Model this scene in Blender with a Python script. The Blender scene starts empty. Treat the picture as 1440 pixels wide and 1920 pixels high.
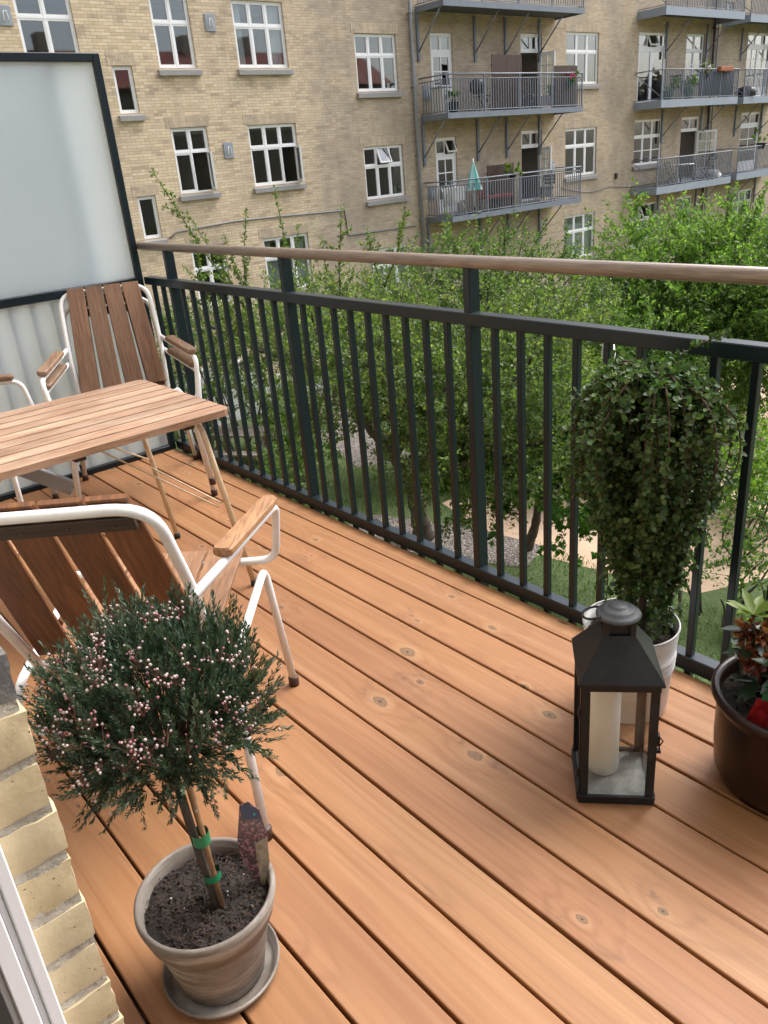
import bpy, math, random
import numpy as np
from mathutils import Vector, Matrix

scene = bpy.context.scene
COL = scene.collection
R = math.radians
rnd = random.Random(7)
rng = np.random.default_rng(11)

# ------------------------------------------------------------------ camera
def make_camera():
    yaw, pitch, roll = 0.8994769, -0.41547694, -0.0882741
    sa, ca = math.sin(yaw), math.cos(yaw)
    fwd = Vector((-sa*math.cos(pitch), ca*math.cos(pitch), math.sin(pitch)))
    right = Vector((ca, sa, 0)); up = right.cross(fwd)
    cr, sr = math.cos(roll), math.sin(roll)
    r2 = right*cr + up*sr; u2 = -right*sr + up*cr
    cd = bpy.data.cameras.new('camera'); cam = bpy.data.objects.new('camera', cd)
    COL.objects.link(cam)
    m = Matrix((r2, u2, -fwd)).transposed().to_4x4()
    m.translation = (0, 0, 1.5)
    cam.matrix_world = m
    cd.sensor_fit = 'AUTO'; cd.sensor_width = 36.0
    cd.lens = 1494.57/1920*36.0
    cd.clip_start = 0.02; cd.clip_end = 500
    scene.camera = cam
make_camera()

# ------------------------------------------------------------------ sky, sun, exposure (bright overcast day)
SUN_ELEV, SUN_AZ = 52.0, 84.0        # azimuth as an angle in the ground plane, counter-clockwise from +X
w = bpy.data.worlds.new('World'); scene.world = w; w.use_nodes = True
nt = w.node_tree; nt.nodes.clear()
sky = nt.nodes.new('ShaderNodeTexSky'); sky.sky_type = 'NISHITA'; sky.sun_disc = False
sky.sun_elevation = R(SUN_ELEV); sky.sun_rotation = R(90.0 - SUN_AZ)
sky.air_density = 1.0; sky.dust_density = 4.0; sky.ozone_density = 1.0
hs = nt.nodes.new('ShaderNodeHueSaturation'); hs.inputs['Saturation'].default_value = 0.60
bg = nt.nodes.new('ShaderNodeBackground'); bg.inputs['Strength'].default_value = 0.15
wo = nt.nodes.new('ShaderNodeOutputWorld')
nt.links.new(sky.outputs[0], hs.inputs['Color']); nt.links.new(hs.outputs[0], bg.inputs[0]); nt.links.new(bg.outputs[0], wo.inputs[0])
sd = bpy.data.lights.new('sun', 'SUN'); sd.energy = 1.5; sd.angle = R(36); sd.color = (1.0, 0.985, 0.965)
so = bpy.data.objects.new('sun', sd); COL.objects.link(so)
az, el = R(SUN_AZ), R(SUN_ELEV)
tosun = Vector((math.cos(az)*math.cos(el), math.sin(az)*math.cos(el), math.sin(el)))
so.rotation_euler = tosun.to_track_quat('Z', 'Y').to_euler(); so.location = (0, 0, 30)
scene.view_settings.view_transform = 'Standard'; scene.view_settings.look = 'None'
scene.view_settings.gamma = 1.0; scene.view_settings.use_curve_mapping = False
scene.view_settings.exposure = 1.42
scene.cycles.max_bounces = 7; scene.cycles.diffuse_bounces = 3; scene.cycles.glossy_bounces = 3
scene.cycles.transmission_bounces = 4; scene.cycles.transparent_max_bounces = 12
scene.cycles.caustics_reflective = False; scene.cycles.caustics_refractive = False

GROUND = -4.8
# ------------------------------------------------------------------ helpers: objects
def tag(o, label=None, cat=None, group=None, kind=None):
    if label: o['label'] = label
    if cat: o['category'] = cat
    if group: o['group'] = group
    if kind: o['kind'] = kind
    return o
def empty(name, loc=(0, 0, 0), rz=0.0, parent=None):
    o = bpy.data.objects.new(name, None); COL.objects.link(o)
    o.location = loc; o.rotation_euler = (0, 0, rz); o.empty_display_size = .1
    if parent: o.parent = parent
    return o
def link(name, me, parent=None, loc=(0, 0, 0), rz=0.0):
    o = bpy.data.objects.new(name, me); COL.objects.link(o)
    o.location = loc; o.rotation_euler = (0, 0, rz)
    if parent: o.parent = parent
    return o
def copy_tree(o, parent=None):
    c = o.copy(); COL.objects.link(c); c.parent = parent
    for ch in list(o.children): copy_tree(ch, c)
    return c
def V(*a): return Vector(a)

class MB:
    def __init__(s): s.v = []; s.f = []; s.sm = []
    def quadset(s, verts, faces, smooth=False):
        n = len(s.v); s.v += [tuple(p) for p in verts]
        s.f += [tuple(n+i for i in f) for f in faces]; s.sm += [smooth]*len(faces)
        return s
    def box(s, x0, x1, y0, y1, z0, z1):
        v = [(x, y, z) for z in (z0, z1) for y in (y0, y1) for x in (x0, x1)]
        return s.quadset(v, [(0,2,3,1),(4,5,7,6),(0,1,5,4),(2,6,7,3),(0,4,6,2),(1,3,7,5)])
    def cbox(s, x0, x1, y0, y1, z0, z1, c=.004):
        ce = V((x0+x1)/2, (y0+y1)/2, (z0+z1)/2)
        return s.obox(ce, V(1,0,0), V(0,1,0), V(0,0,1), (x1-x0)/2, (y1-y0)/2, (z1-z0)/2, c)
    def obox(s, ce, ax, ay, az, hx, hy, hz, c=0.0):
        ce = Vector(ce)
        if c <= 0:
            v = [ce+ax*(hx*i)+ay*(hy*j)+az*(hz*k) for k in (-1,1) for j in (-1,1) for i in (-1,1)]
            return s.quadset(v, [(0,2,3,1),(4,5,7,6),(0,1,5,4),(2,6,7,3),(0,4,6,2),(1,3,7,5)])
        v = []; idx = {}
        for k in (-1,1):
            for j in (-1,1):
                for i in (-1,1):
                    for a in range(3):
                        h = [hx-c, hy-c, hz-c]; h[a] += c
                        idx[(i,j,k,a)] = len(v); v.append(ce+ax*(h[0]*i)+ay*(h[1]*j)+az*(h[2]*k))
        F = []
        for sgn in (-1,1):
            for a, (b, d) in enumerate(((1,2),(2,0),(0,1))):
                q = []
                for (u, w_) in ((-1,-1),(1,-1),(1,1),(-1,1)):
                    t = [0,0,0]; t[a] = sgn; t[b] = u; t[d] = w_; q.append(idx[(t[0],t[1],t[2],a)])
                F.append(tuple(q if sgn > 0 else q[::-1]))
        for a, (b, d) in enumerate(((1,2),(2,0),(0,1))):
            for u in (-1,1):
                for w_ in (-1,1):
                    p = [0,0,0]; p[b] = u; p[d] = w_; p[a] = -1; p2 = list(p); p2[a] = 1
                    q = (idx[(*p,b)], idx[(*p2,b)], idx[(*p2,d)], idx[(*p,d)])
                    F.append(q if u*w_ < 0 else q[::-1])
        for k in (-1,1):
            for j in (-1,1):
                for i in (-1,1):
                    q = (idx[(i,j,k,0)], idx[(i,j,k,1)], idx[(i,j,k,2)])
                    F.append(q if i*j*k > 0 else q[::-1])
        return s.quadset(v, F)
    def tube(s, pts, r, seg=8, cap=True, closed=False):
        pts = [Vector(p) for p in pts]; n = len(pts)
        rr = r if isinstance(r, (list, tuple)) else [r]*n
        T = []
        for i in range(n):
            a = pts[(i-1) % n] if (i > 0 or closed) else pts[0]
            b = pts[(i+1) % n] if (i < n-1 or closed) else pts[-1]
            t = b-a; T.append(t.normalized() if t.length > 1e-9 else V(0,0,1))
        u = T[0].orthogonal().normalized(); vs = []
        for i in range(n):
            u = (u - T[i]*u.dot(T[i]))
            u = u.normalized() if u.length > 1e-6 else T[i].orthogonal().normalized()
            w_ = T[i].cross(u)
            for k in range(seg):
                a = 2*math.pi*k/seg
                vs.append(pts[i] + (u*math.cos(a)+w_*math.sin(a))*rr[i])
        F = []
        m = n if closed else n-1
        for i in range(m):
            for k in range(seg):
                a = i*seg+k; b = i*seg+(k+1) % seg; j = (i+1) % n
                F.append((a, b, j*seg+(k+1) % seg, j*seg+k))
        s.quadset(vs, F, True)
        if cap and not closed:
            base = len(s.v)-n*seg
            s.f.append(tuple(base+k for k in range(seg))[::-1]); s.sm.append(False)
            s.f.append(tuple(base+(n-1)*seg+k for k in range(seg))); s.sm.append(False)
        return s
    def lathe(s, prof, seg=32, ce=(0,0,0), smooth=True, wob=0):
        vs = []; n = len(prof)
        for (r, z) in prof:
            for k in range(seg):
                a = 2*math.pi*k/seg; r_ = r*(1+wob*math.sin(a*2+.6))
                vs.append((ce[0]+r_*math.cos(a), ce[1]+r_*math.sin(a), ce[2]+z))
        F = [(i*seg+k, i*seg+(k+1) % seg, (i+1)*seg+(k+1) % seg, (i+1)*seg+k) for i in range(n-1) for k in range(seg)]
        return s.quadset(vs, F, smooth)
    def ball(s, c, r, seg=6, rings=4):
        c = Vector(c); vs = [c+V(0,0,-r)]
        for i in range(1, rings):
            t = -math.pi/2+math.pi*i/rings
            for k in range(seg):
                a = 2*math.pi*k/seg; vs.append(c+V(math.cos(t)*math.cos(a), math.cos(t)*math.sin(a), math.sin(t))*r)
        vs.append(c+V(0,0,r)); F = []
        for k in range(seg): F.append((0, 1+(k+1) % seg, 1+k))
        for i in range(rings-2):
            for k in range(seg):
                a = 1+i*seg+k; b = 1+i*seg+(k+1) % seg; F.append((a, b, b+seg, a+seg))
        e = len(vs)-1; o = 1+(rings-2)*seg
        for k in range(seg): F.append((o+k, o+(k+1) % seg, e))
        return s.quadset(vs, F, True)
    def prism(s, poly, ce, ax, ay, az, h):
        """polygon (2-D points in ax, ay) extruded by h along az"""
        ce = Vector(ce); n = len(poly)
        vs = [ce+ax*p[0]+ay*p[1] for p in poly]+[ce+ax*p[0]+ay*p[1]+az*h for p in poly]
        F = [tuple(range(n))[::-1], tuple(range(n, 2*n))]+[(i, (i+1) % n, n+(i+1) % n, n+i) for i in range(n)]
        return s.quadset(vs, F)
    def mesh(s, name, mat, off=(0,0,0)):
        me = bpy.data.meshes.new(name)
        if any(off): v = [(p[0]-off[0], p[1]-off[1], p[2]-off[2]) for p in s.v]
        else: v = s.v
        me.from_pydata(v, [], s.f)
        if any(s.sm): me.polygons.foreach_set('use_smooth', s.sm)
        me.materials.append(mat); me.update()
        return me
    def build(s, name, mat, parent=None, world=False):
        off = tuple(parent.location) if (world and parent) else (0,0,0)
        if world and parent and parent.parent:
            off = tuple(Vector(off)+parent.parent.location)
        return link(name, s.mesh(name, mat, off), parent)

def fillet(pts, r, n=6):
    pts = [Vector(p) for p in pts]; out = [pts[0]]
    for i in range(1, len(pts)-1):
        a, b, c = pts[i-1], pts[i], pts[i+1]
        d1 = (a-b); d2 = (c-b); l = min(r, d1.length*.48, d2.length*.48)
        p, q = b+d1.normalized()*l, b+d2.normalized()*l
        for k in range(n+1):
            t = k/n; out.append(p*(1-t)**2 + b*2*t*(1-t) + q*t*t)
    out.append(pts[-1]); return out
def curve(pts, n=8):
    """Catmull-Rom through pts"""
    P = [Vector(p) for p in pts]; P = [P[0]*2-P[1]]+P+[P[-1]*2-P[-2]]; out = []
    for i in range(1, len(P)-2):
        for k in range(n):
            t = k/n; a, b, c, d = P[i-1], P[i], P[i+1], P[i+2]
            out.append(.5*((2*b)+(c-a)*t+(2*a-5*b+4*c-d)*t*t+(3*b-a-3*c+d)*t**3))
    out.append(P[-2]); return out

# ------------------------------------------------------------------ helpers: materials
M = {}
class NT:
    def __init__(s, name):
        s.m = bpy.data.materials.new(name); s.m.use_nodes = True; s.t = s.m.node_tree; s.t.nodes.clear()
        s.out = s.t.nodes.new('ShaderNodeOutputMaterial')
    def n(s, typ, **kw):
        nd = s.t.nodes.new('ShaderNode'+typ)
        for k, v in kw.items():
            if k.startswith('_'): setattr(nd, k[1:], v)
            else: s.set(nd, k, v)
        return nd
    def set(s, nd, key, v):
        key = int(key[1:]) if key[0] == 'i' and key[1:].isdigit() else key.replace('__', ' ')
        inp = nd.inputs[key]
        if isinstance(v, bpy.types.NodeSocket): s.t.links.new(v, inp)
        else:
            if hasattr(inp.default_value, '__len__') and not hasattr(v, '__len__'): v = (v,)*len(inp.default_value)
            if hasattr(inp.default_value, '__len__') and len(v) == 3 and len(inp.default_value) == 4: v = (*v, 1)
            inp.default_value = v
    def math(s, op, a, b=0.0, c=None, clamp=False):
        nd = s.t.nodes.new('ShaderNodeMath'); nd.operation = op; nd.use_clamp = clamp
        for i, v in enumerate((a, b) if c is None else (a, b, c)): s.set(nd, 'i%d' % i, v)
        return nd.outputs[0]
    def mix(s, fac, a, b, blend='MIX'):
        nd = s.t.nodes.new('ShaderNodeMix'); nd.data_type = 'RGBA'; nd.blend_type = blend
        s.set(nd, 'i0', fac); s.set(nd, 'i6', a); s.set(nd, 'i7', b); return nd.outputs[2]
    def rng(s, v, a, b, c=0.0, d=1.0, smooth=False):
        nd = s.t.nodes.new('ShaderNodeMapRange'); nd.interpolation_type = 'SMOOTHSTEP' if smooth else 'LINEAR'
        for i, x in enumerate((v, a, b, c, d)): s.set(nd, 'i%d' % i, x)
        return nd.outputs[0]
    def coord(s, scale=(1,1,1), kind='Object', loc=(0,0,0), rot=(0,0,0)):
        tc = s.t.nodes.new('ShaderNodeTexCoord'); mp = s.t.nodes.new('ShaderNodeMapping')
        s.t.links.new(tc.outputs[kind], mp.inputs[0]); mp.inputs['Scale'].default_value = scale
        mp.inputs['Location'].default_value = loc; mp.inputs['Rotation'].default_value = rot
        return mp.outputs[0]
    def noise(s, vec, scale=5, detail=3, rough=.5, dist=0.0):
        nd = s.n('TexNoise', Vector=vec, Scale=scale, Detail=detail, Roughness=rough, Distortion=dist); return nd.outputs[0]
    def bump(s, h, strength=.3, dist=.01):
        nd = s.n('Bump', Strength=strength, Distance=dist, Height=h); return nd.outputs[0]
    def bsdf(s, **kw):
        nd = s.t.nodes.new('ShaderNodeBsdfPrincipled')
        for k, v in kw.items(): s.set(nd, k, v)
        s.t.links.new(nd.outputs[0], s.out.inputs[0]); s.p = nd; return nd
    def surf(s, sh): s.t.links.new(sh, s.out.inputs[0])

def pm(name, col, rough=.5, var=.15, scale=6, bump=0.0, bscale=80, metal=0.0, spec=.5, coat=0.0, dirt=None, dscale=3):
    t = NT(name); vec = t.coord()
    nz = t.noise(vec, scale, 4, .6)
    f = t.rng(nz, .25, .75, 1-var, 1+var)
    c = t.mix(1.0, col, t.n('CombineColor', Red=f, Green=f, Blue=f).outputs[0], 'MULTIPLY')
    if dirt:
        d = t.rng(t.noise(vec, dscale, 5, .65), .48, .68, 0, dirt[3]); c = t.mix(d, c, dirt[:3])
    rr = t.rng(nz, .2, .8, rough*.88, min(1, rough*1.12))
    p = t.bsdf(Base__Color=c, Roughness=rr, Metallic=metal)
    t.set(p, 'Specular__IOR__Level', spec); t.set(p, 'Coat__Weight', coat)
    if bump: t.set(p, 'Normal', t.bump(t.noise(vec, bscale, 4, .6), bump, .004))
    M[name] = t.m; return t.m

pm('dark_metal', (.0070, .0145, .0195), .32, .12, 3, .04, 120, spec=.34)
pm('white_tube', (.74, .74, .735), .35, .05, 8, .02, 60, dirt=(.45, .42, .36, .18), dscale=14)
pm('cream_tube', (.62, .50, .34), .42, .12, 12, .05, 90, dirt=(.36, .24, .13, .6), dscale=22)
pm('rubber', (.018, .016, .017), .6, .2, 20)
pm('brown_cap', (.055, .026, .018), .5, .2, 20)
pm('grey_brace', (.30, .31, .33), .5, .12, 6, .05)
pm('lantern_metal', (.0125, .0145, .017), .46, .20, 9, .10, 160, spec=.26, dirt=(.030, .031, .032, .5), dscale=14)
pm('cap_metal', (.045, .050, .056), .5, .15, 12, .1, 120, dirt=(.085, .085, .085, .5), dscale=16)
pm('lantern_floor', (.15, .155, .15), .6, .25, 20, .1, dirt=(.45, .45, .42, .35), dscale=26)
pm('zinc_white', (.74, .74, .75), .48, .06, 7, .05, 60, dirt=(.40, .37, .33, .35), dscale=8)
pm('zinc_edge', (.42, .41, .40), .4, .15, 14, .05, 60, dirt=(.20, .18, .16, .5), dscale=12)
pm('glazed_brown', (.016, .0058, .0042), .30, .25, 6, .05, 40, spec=.32, dirt=(.030, .011, .007, .5), dscale=5)
pm('soil', (.011, .0075, .006), .95, .5, 40, 1.0, 70, dirt=(.028, .018, .013, .8), dscale=55)
pm('soil_bit', (.018, .012, .009), .95, .5, 60, .5, 90)
pm('perlite', (.34, .32, .29), .9, .1, 20)
pm('dry_needle', (.050, .030, .020), .9, .35, 30)
pm('bark', (.055, .042, .032), .9, .35, 9, 1.0, 26, dirt=(.11, .105, .08, .7), dscale=6)
pm('cane', (.30, .17, .08), .7, .3, 30, .3, 70, dirt=(.10, .055, .03, .7), dscale=20)
pm('green_tie', (.01, .17, .07), .45, .1, 20)
pm('twig', (.062, .036, .024), .85, .3, 30)
pm('upvc', (.80, .80, .81), .35, .03, 4)
pm('gasket', (.008, .009, .011), .28, .2, 5)
pm('concrete_sill', (.30, .29, .275), .85, .15, 4, .2, 60, dirt=(.14, .13, .12, .5), dscale=5)
pm('slab', (.10, .09, .08), .9, .2, 4)
pm('frame_white', (.80, .80, .79), .45, .04, 3)
pm('balcony_steel', (.155, .180, .215), .5, .12, 3, .04, 40)
pm('balcony_fascia', (.24, .28, .33), .5, .10, 2, .04, 40)
pm('balcony_soffit', (.08, .088, .10), .7, .15, 3)
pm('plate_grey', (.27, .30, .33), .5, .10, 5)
pm('pipe_grey', (.22, .225, .23), .5, .12, 4)
pm('room', (.50, .47, .43), .9, .3, .6)
pm('curtain', (.62, .63, .62), .9, .08, 4)
pm('blind_dark', (.03, .035, .05), .8, .1, 4)
pm('roof_red', (.22, .055, .035), .8, .3, 4, .4, 8)
pm('plaster_dark', (.20, .165, .125), .9, .2, 1.2)
pm('plaster', (.38, .33, .26), .9, .15, 1.2)
pm('terracotta', (.32, .11, .05), .8, .2, 8)
pm('pink_flower', (.62, .06, .20), .7, .25, 60)
pm('red_fabric', (.21, .035, .030), .85, .25, 8)
pm('teal_fabric', (.15, .50, .46), .8, .15, 5)
pm('teal_pale', (.50, .75, .71), .8, .08, 5)
pm('navy_canvas', (.030, .034, .055), .8, .2, 5)
pm('dark_plastic', (.022, .024, .028), .5, .2, 6)
pm('white_plastic', (.72, .71, .69), .5, .06, 5)
pm('green_plastic', (.03, .16, .09), .5, .1, 5)
pm('blue_plastic', (.04, .12, .26), .5, .1, 5)
pm('wax', (.84, .87, .84), .5, .05, 6, .04, 40, spec=.4)
M['wax'].node_tree.nodes['Principled BSDF'].inputs['Subsurface Weight'].default_value = .25
M['wax'].node_tree.nodes['Principled BSDF'].inputs['Subsurface Radius'].default_value = (.03, .02, .01)
pm('wick', (.02, .018, .016), .9, .1, 9)
pm('flower_white', (.40, .31, .29), .6, .12, 90)
pm('flower_pink', (.26, .10, .12), .6, .2, 90)
pm('concrete_low', (.55, .54, .52), .85, .12, 3)

def m_deck():
    t = NT('deck_wood'); tc = t.n('TexCoord'); oi = t.n('ObjectInfo')
    sx = t.n('SeparateXYZ', Vector=tc.outputs['Object']); rr = oi.outputs['Random']
    x = t.math('ADD', sx.outputs[0], t.math('MULTIPLY', rr, 91.0)); y = sx.outputs[1]
    yo = t.math('ADD', y, t.math('MULTIPLY', rr, 37.0))
    def vec(a, b, c=None): return t.n('CombineXYZ', X=a, Y=b, Z=c if c is not None else t.math('MULTIPLY', rr, 53.0)).outputs[0]
    # knots: cell points in stretched space
    vo = t.n('TexVoronoi', Vector=vec(t.math('MULTIPLY', x, 2.0), t.math('MULTIPLY', yo, 3.4), 0.0), Scale=1.0, Randomness=1.0, _voronoi_dimensions='2D')
    d = vo.outputs['Distance']
    keep = t.math('GREATER_THAN', t.n('SeparateColor', Color=vo.outputs['Color']).outputs[0], .20)
    d = t.math('ADD', d, t.math('MULTIPLY', t.math('SUBTRACT', 1.0, keep), 2.0))
    ksz = t.rng(t.n('SeparateColor', Color=vo.outputs['Color']).outputs[1], 0, 1, .75, 2.4)
    dn = t.math('ADD', t.math('MULTIPLY', d, ksz), t.math('MULTIPLY', t.math('SUBTRACT', t.noise(vec(t.math('MULTIPLY', x, 18), t.math('MULTIPLY', y, 50)), 1, 3), .5), .055))
    core = t.rng(dn, .058, .046, 0, 1, True)
    inner = t.rng(dn, .016, .008, 0, 1, True)
    halo = t.math('MULTIPLY', t.rng(dn, .14, .060, 0, 1, True), t.math('SUBTRACT', 1.0, core))
    dw = t.math('POWER', t.rng(d, .45, 0.0, 0, 1), 2.2)
    n1 = t.noise(vec(t.math('MULTIPLY', x, .55), t.math('MULTIPLY', y, 7.0)), 1, 2.5, .45)
    ph = t.math('ADD', t.math('ADD', t.math('MULTIPLY', n1, 60.0), t.math('MULTIPLY', y, 130.0)), t.math('MULTIPLY', dw, 17.0))
    ln = t.math('POWER', t.rng(t.math('SINE', ph), -1, 1), 2.5)
    fib = t.noise(vec(t.math('MULTIPLY', x, 9), t.math('MULTIPLY', y, 420)), 1, 3, .6)
    big = t.noise(vec(t.math('MULTIPLY', x, 1.1), t.math('MULTIPLY', y, 9)), 1, 3, .55)
    swirl = t.math('MULTIPLY', t.rng(d, .30, .10, 0, 1, True), t.rng(t.noise(vec(t.math('MULTIPLY', x, 8), t.math('MULTIPLY', y, 22)), 1, 4, .65, .8), .54, .68))
    streak = t.noise(vec(t.math('MULTIPLY', x, .35), t.math('MULTIPLY', y, 34)), 1, 3, .55)
    base = t.mix(t.rng(big, .3, .72, 0, 1), (.425, .222, .112), (.335, .162, .076))
    base = t.mix(t.rng(t.noise(vec(t.math('MULTIPLY', x, .5), t.math('MULTIPLY', y, 5)), 1, 2, .5), .42, .68, 0, .5), base, (.395, .190, .098))
    base = t.mix(t.rng(streak, .52, .72, 0, .45), base, (.500, .292, .165))
    base = t.mix(t.rng(streak, .48, .30, 0, .34), base, (.265, .120, .056))
    grain = t.noise(vec(t.math('MULTIPLY', x, 1.6), t.math('MULTIPLY', y, 190)), 1, 2, .5)
    base = t.mix(t.rng(grain, .52, .68, 0, .22), base, (.225, .100, .046))
    base = t.mix(t.math('MULTIPLY', ln, t.rng(n1, .3, .7, .10, .34)), base, (.215, .098, .048))
    base = t.mix(t.rng(fib, .45, .75, 0, .18), base, (.22, .100, .050))
    feather = t.math('MULTIPLY', swirl, t.rng(t.math('SINE', t.math('MULTIPLY', ph, 2.0)), -1, 1, .35, 1))
    base = t.mix(t.math('MULTIPLY', feather, .72), base, (.130, .082, .060))
    base = t.mix(t.math('MULTIPLY', halo, .34), base, (.53, .335, .195))
    ring = t.rng(t.math('SINE', t.math('MULTIPLY', dn, 520.0)), -1, 1)
    edge = t.math('MULTIPLY', core, t.rng(dn, .036, .050))
    base = t.mix(t.math('MULTIPLY', core, .74), base, t.mix(ring, (.185, .118, .076), (.235, .155, .100)))
    base = t.mix(t.math('MULTIPLY', edge, .40), base, (.115, .070, .045))
    base = t.mix(t.math('MULTIPLY', inner, .80), base, (.055, .034, .022))
    v = t.rng(rr, 0, 1, .79, .95)
    base = t.mix(1.0, base, (.98, .93, .84), 'MULTIPLY')
    base = t.mix(1.0, base, t.n('CombineColor', Red=v, Green=t.math('MULTIPLY', v, t.rng(t.math('FRACT', t.math('MULTIPLY', rr, 7.3)), 0, 1, .985, 1.04)), Blue=v).outputs[0], 'MULTIPLY')
    p = t.bsdf(Base__Color=base, Roughness=t.rng(big, .2, .8, .46, .60))
    t.set(p, 'Specular__IOR__Level', .34)
    hgt = t.math('ADD', t.math('MULTIPLY', ln, .35), t.math('ADD', t.math('MULTIPLY', fib, .5), t.math('MULTIPLY', core, .5)))
    t.set(p, 'Normal', t.bump(hgt, .10, .0015))
    M['deck_wood'] = t.m
m_deck()

def m_wood(name, c1, c2, axis=1, fine=150, rough=.55, grey=None):
    """grain running along the given local axis; varies from piece to piece"""
    t = NT(name); tc = t.n('TexCoord'); oi = t.n('ObjectInfo'); sx = t.n('SeparateXYZ', Vector=tc.outputs['Object'])
    r = t.math('MULTIPLY', oi.outputs['Random'], 61.0)
    def vec(a, b):
        ks = [b, a, a] if axis == 2 else [b, b, b]; ks[axis] = a
        return t.n('CombineXYZ', X=t.math('ADD', t.math('MULTIPLY', sx.outputs[0], ks[0]), r), Y=t.math('ADD', t.math('MULTIPLY', sx.outputs[1], ks[1]), r), Z=t.math('MULTIPLY', sx.outputs[2], ks[2])).outputs[0]
    a = t.noise(vec(2.0, 22), 1, 3, .55, .4); ph = t.math('SINE', t.math('MULTIPLY', a, 46.0))
    f = t.noise(vec(9, fine), 1, 3, .6)
    c = t.mix(t.rng(a, .3, .7), c1, c2)
    c = t.mix(t.rng(ph, -.2, 1, 0, .35), c, tuple(v*.55 for v in c2))
    c = t.mix(t.rng(f, .46, .66, 0, .62), c, tuple(v*.50 for v in c2)); c = t.mix(t.rng(f, .44, .30, 0, .30), c, tuple(v*1.25 for v in c1))
    if grey: c = t.mix(t.rng(t.noise(vec(3, 12), 1, 4, .6), .42, .66, 0, grey[3]), c, grey[:3])
    v = t.rng(oi.outputs['Random'], 0, 1, .84, 1.14)
    c = t.mix(1.0, c, t.n('CombineColor', Red=v, Green=v, Blue=v).outputs[0], 'MULTIPLY')
    p = t.bsdf(Base__Color=c, Roughness=rough); t.set(p, 'Normal', t.bump(f, .18, .0015)); M[name] = t.m
m_wood('teak_back', (.215, .108, .052), (.128, .058, .026), 2, grey=(.23, .145, .09, .30))
m_wood('teak_back_dark', (.205, .080, .028), (.130, .050, .018), 2)
m_wood('teak_seat', (.330, .175, .088), (.235, .115, .055), 1)
m_wood('teak_arm', (.370, .195, .090), (.250, .120, .052), 1)
m_wood('teak_table', (.350, .205, .122), (.235, .128, .072), 1, grey=(.44, .315, .225, .55))
m_wood('teak_arm_grey', (.230, .132, .074), (.150, .080, .042), 1, grey=(.22, .16, .115, .5))
m_wood('dark_batten', (.050, .030, .020), (.030, .018, .012), 0)
m_wood('handrail_wood', (.310, .250, .208), (.240, .188, .155), 0, 300, .34)
m_wood('screen_wood', (.075, .032, .016), (.042, .018, .009), 2)
m_wood('bench_wood', (.30, .26, .23), (.20, .17, .15), 0)
m_wood('folding_wood', (.30, .17, .09), (.2, .11, .06), 2)

def m_facade(name, rot=0):
    t = NT(name); tc = t.n('TexCoord'); sx = t.n('SeparateXYZ', Vector=tc.outputs['Object'])
    Y, Z = sx.outputs[1], sx.outputs[2]
    v = t.n('CombineXYZ', X=Y if not rot else Z, Y=Z if not rot else Y, Z=0.0).outputs[0]
    wv = v
    b = t.n('TexBrick', Vector=wv, Color1=(.715, .575, .380), Color2=(.54, .41, .258), Mortar=(.41, .350, .275), Scale=1.0, Mortar__Size=.0075, Mortar__Smooth=.4, Bias=-.1, Brick__Width=.236, Row__Height=.0675)
    b.offset = .5
    c = b.outputs['Color']
    cell = t.n('TexWhiteNoise', _noise_dimensions='2D', Vector=t.n('CombineXYZ', X=t.math('FLOOR', t.math('ADD', t.math('DIVIDE', Y, .236), t.math('MULTIPLY', t.math('FLOORED_MODULO', t.math('FLOOR', t.math('DIVIDE', Z, .0675)), 2.0), .5))), Y=t.math('FLOOR', t.math('DIVIDE', Z, .0675))).outputs[0]).outputs[0]
    c = t.mix(t.rng(cell, .80, .95, 0, .42), c, (.25, .195, .150)); c = t.mix(t.rng(cell, .25, .0, 0, .30), c, (.70, .585, .42))
    # weather: the wall greys towards the middle bays, soot in blotches and streaks
    bl = t.noise(t.n('CombineXYZ', X=t.math('MULTIPLY', Y, .55), Y=t.math('MULTIPLY', Z, .35)).outputs[0], 1, 5, .6)
    far = t.rng(Y, -7.5, -2.5, 0, 1, True)
    c = t.mix(t.math('MULTIPLY', far, .38), c, (.335, .275, .215))
    gr = t.math('MULTIPLY', t.rng(bl, .40, .66), t.math('ADD', .25, t.math('MULTIPLY', far, .40)))
    c = t.mix(gr, c, (.255, .210, .170))
    bd = t.math('MULTIPLY', t.rng(t.math('ABSOLUTE', t.math('SUBTRACT', t.math('ADD', Y, t.math('MULTIPLY', t.math('SUBTRACT', bl, .5), 2.2)), -4.6)), 1.3, .3, 0, 1, True), t.rng(t.noise(v, 1.6, 5, .65), .35, .62))
    c = t.mix(t.math('MULTIPLY', bd, .50), c, (.245, .205, .175))
    fine = t.noise(v, 9, 5, .7)
    c = t.mix(t.rng(fine, .55, .8, 0, .35), c, (.18, .14, .10))
    st = t.noise(t.n('CombineXYZ', X=t.math('MULTIPLY', Y, 3.2), Y=t.math('MULTIPLY', Z, .25)).outputs[0], 1, 4, .6)
    c = t.mix(t.rng(st, .56, .78, 0, .28), c, (.19, .155, .12))
    p = t.bsdf(Base__Color=c, Roughness=.92)
    t.set(p, 'Normal', t.bump(t.math('ADD', t.math('MULTIPLY', b.outputs['Fac'], -1.0), t.math('MULTIPLY', fine, .5)), .5, .012))
    M[name] = t.m
m_facade('facade_brick'); m_facade('facade_soldier', 1)

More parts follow.
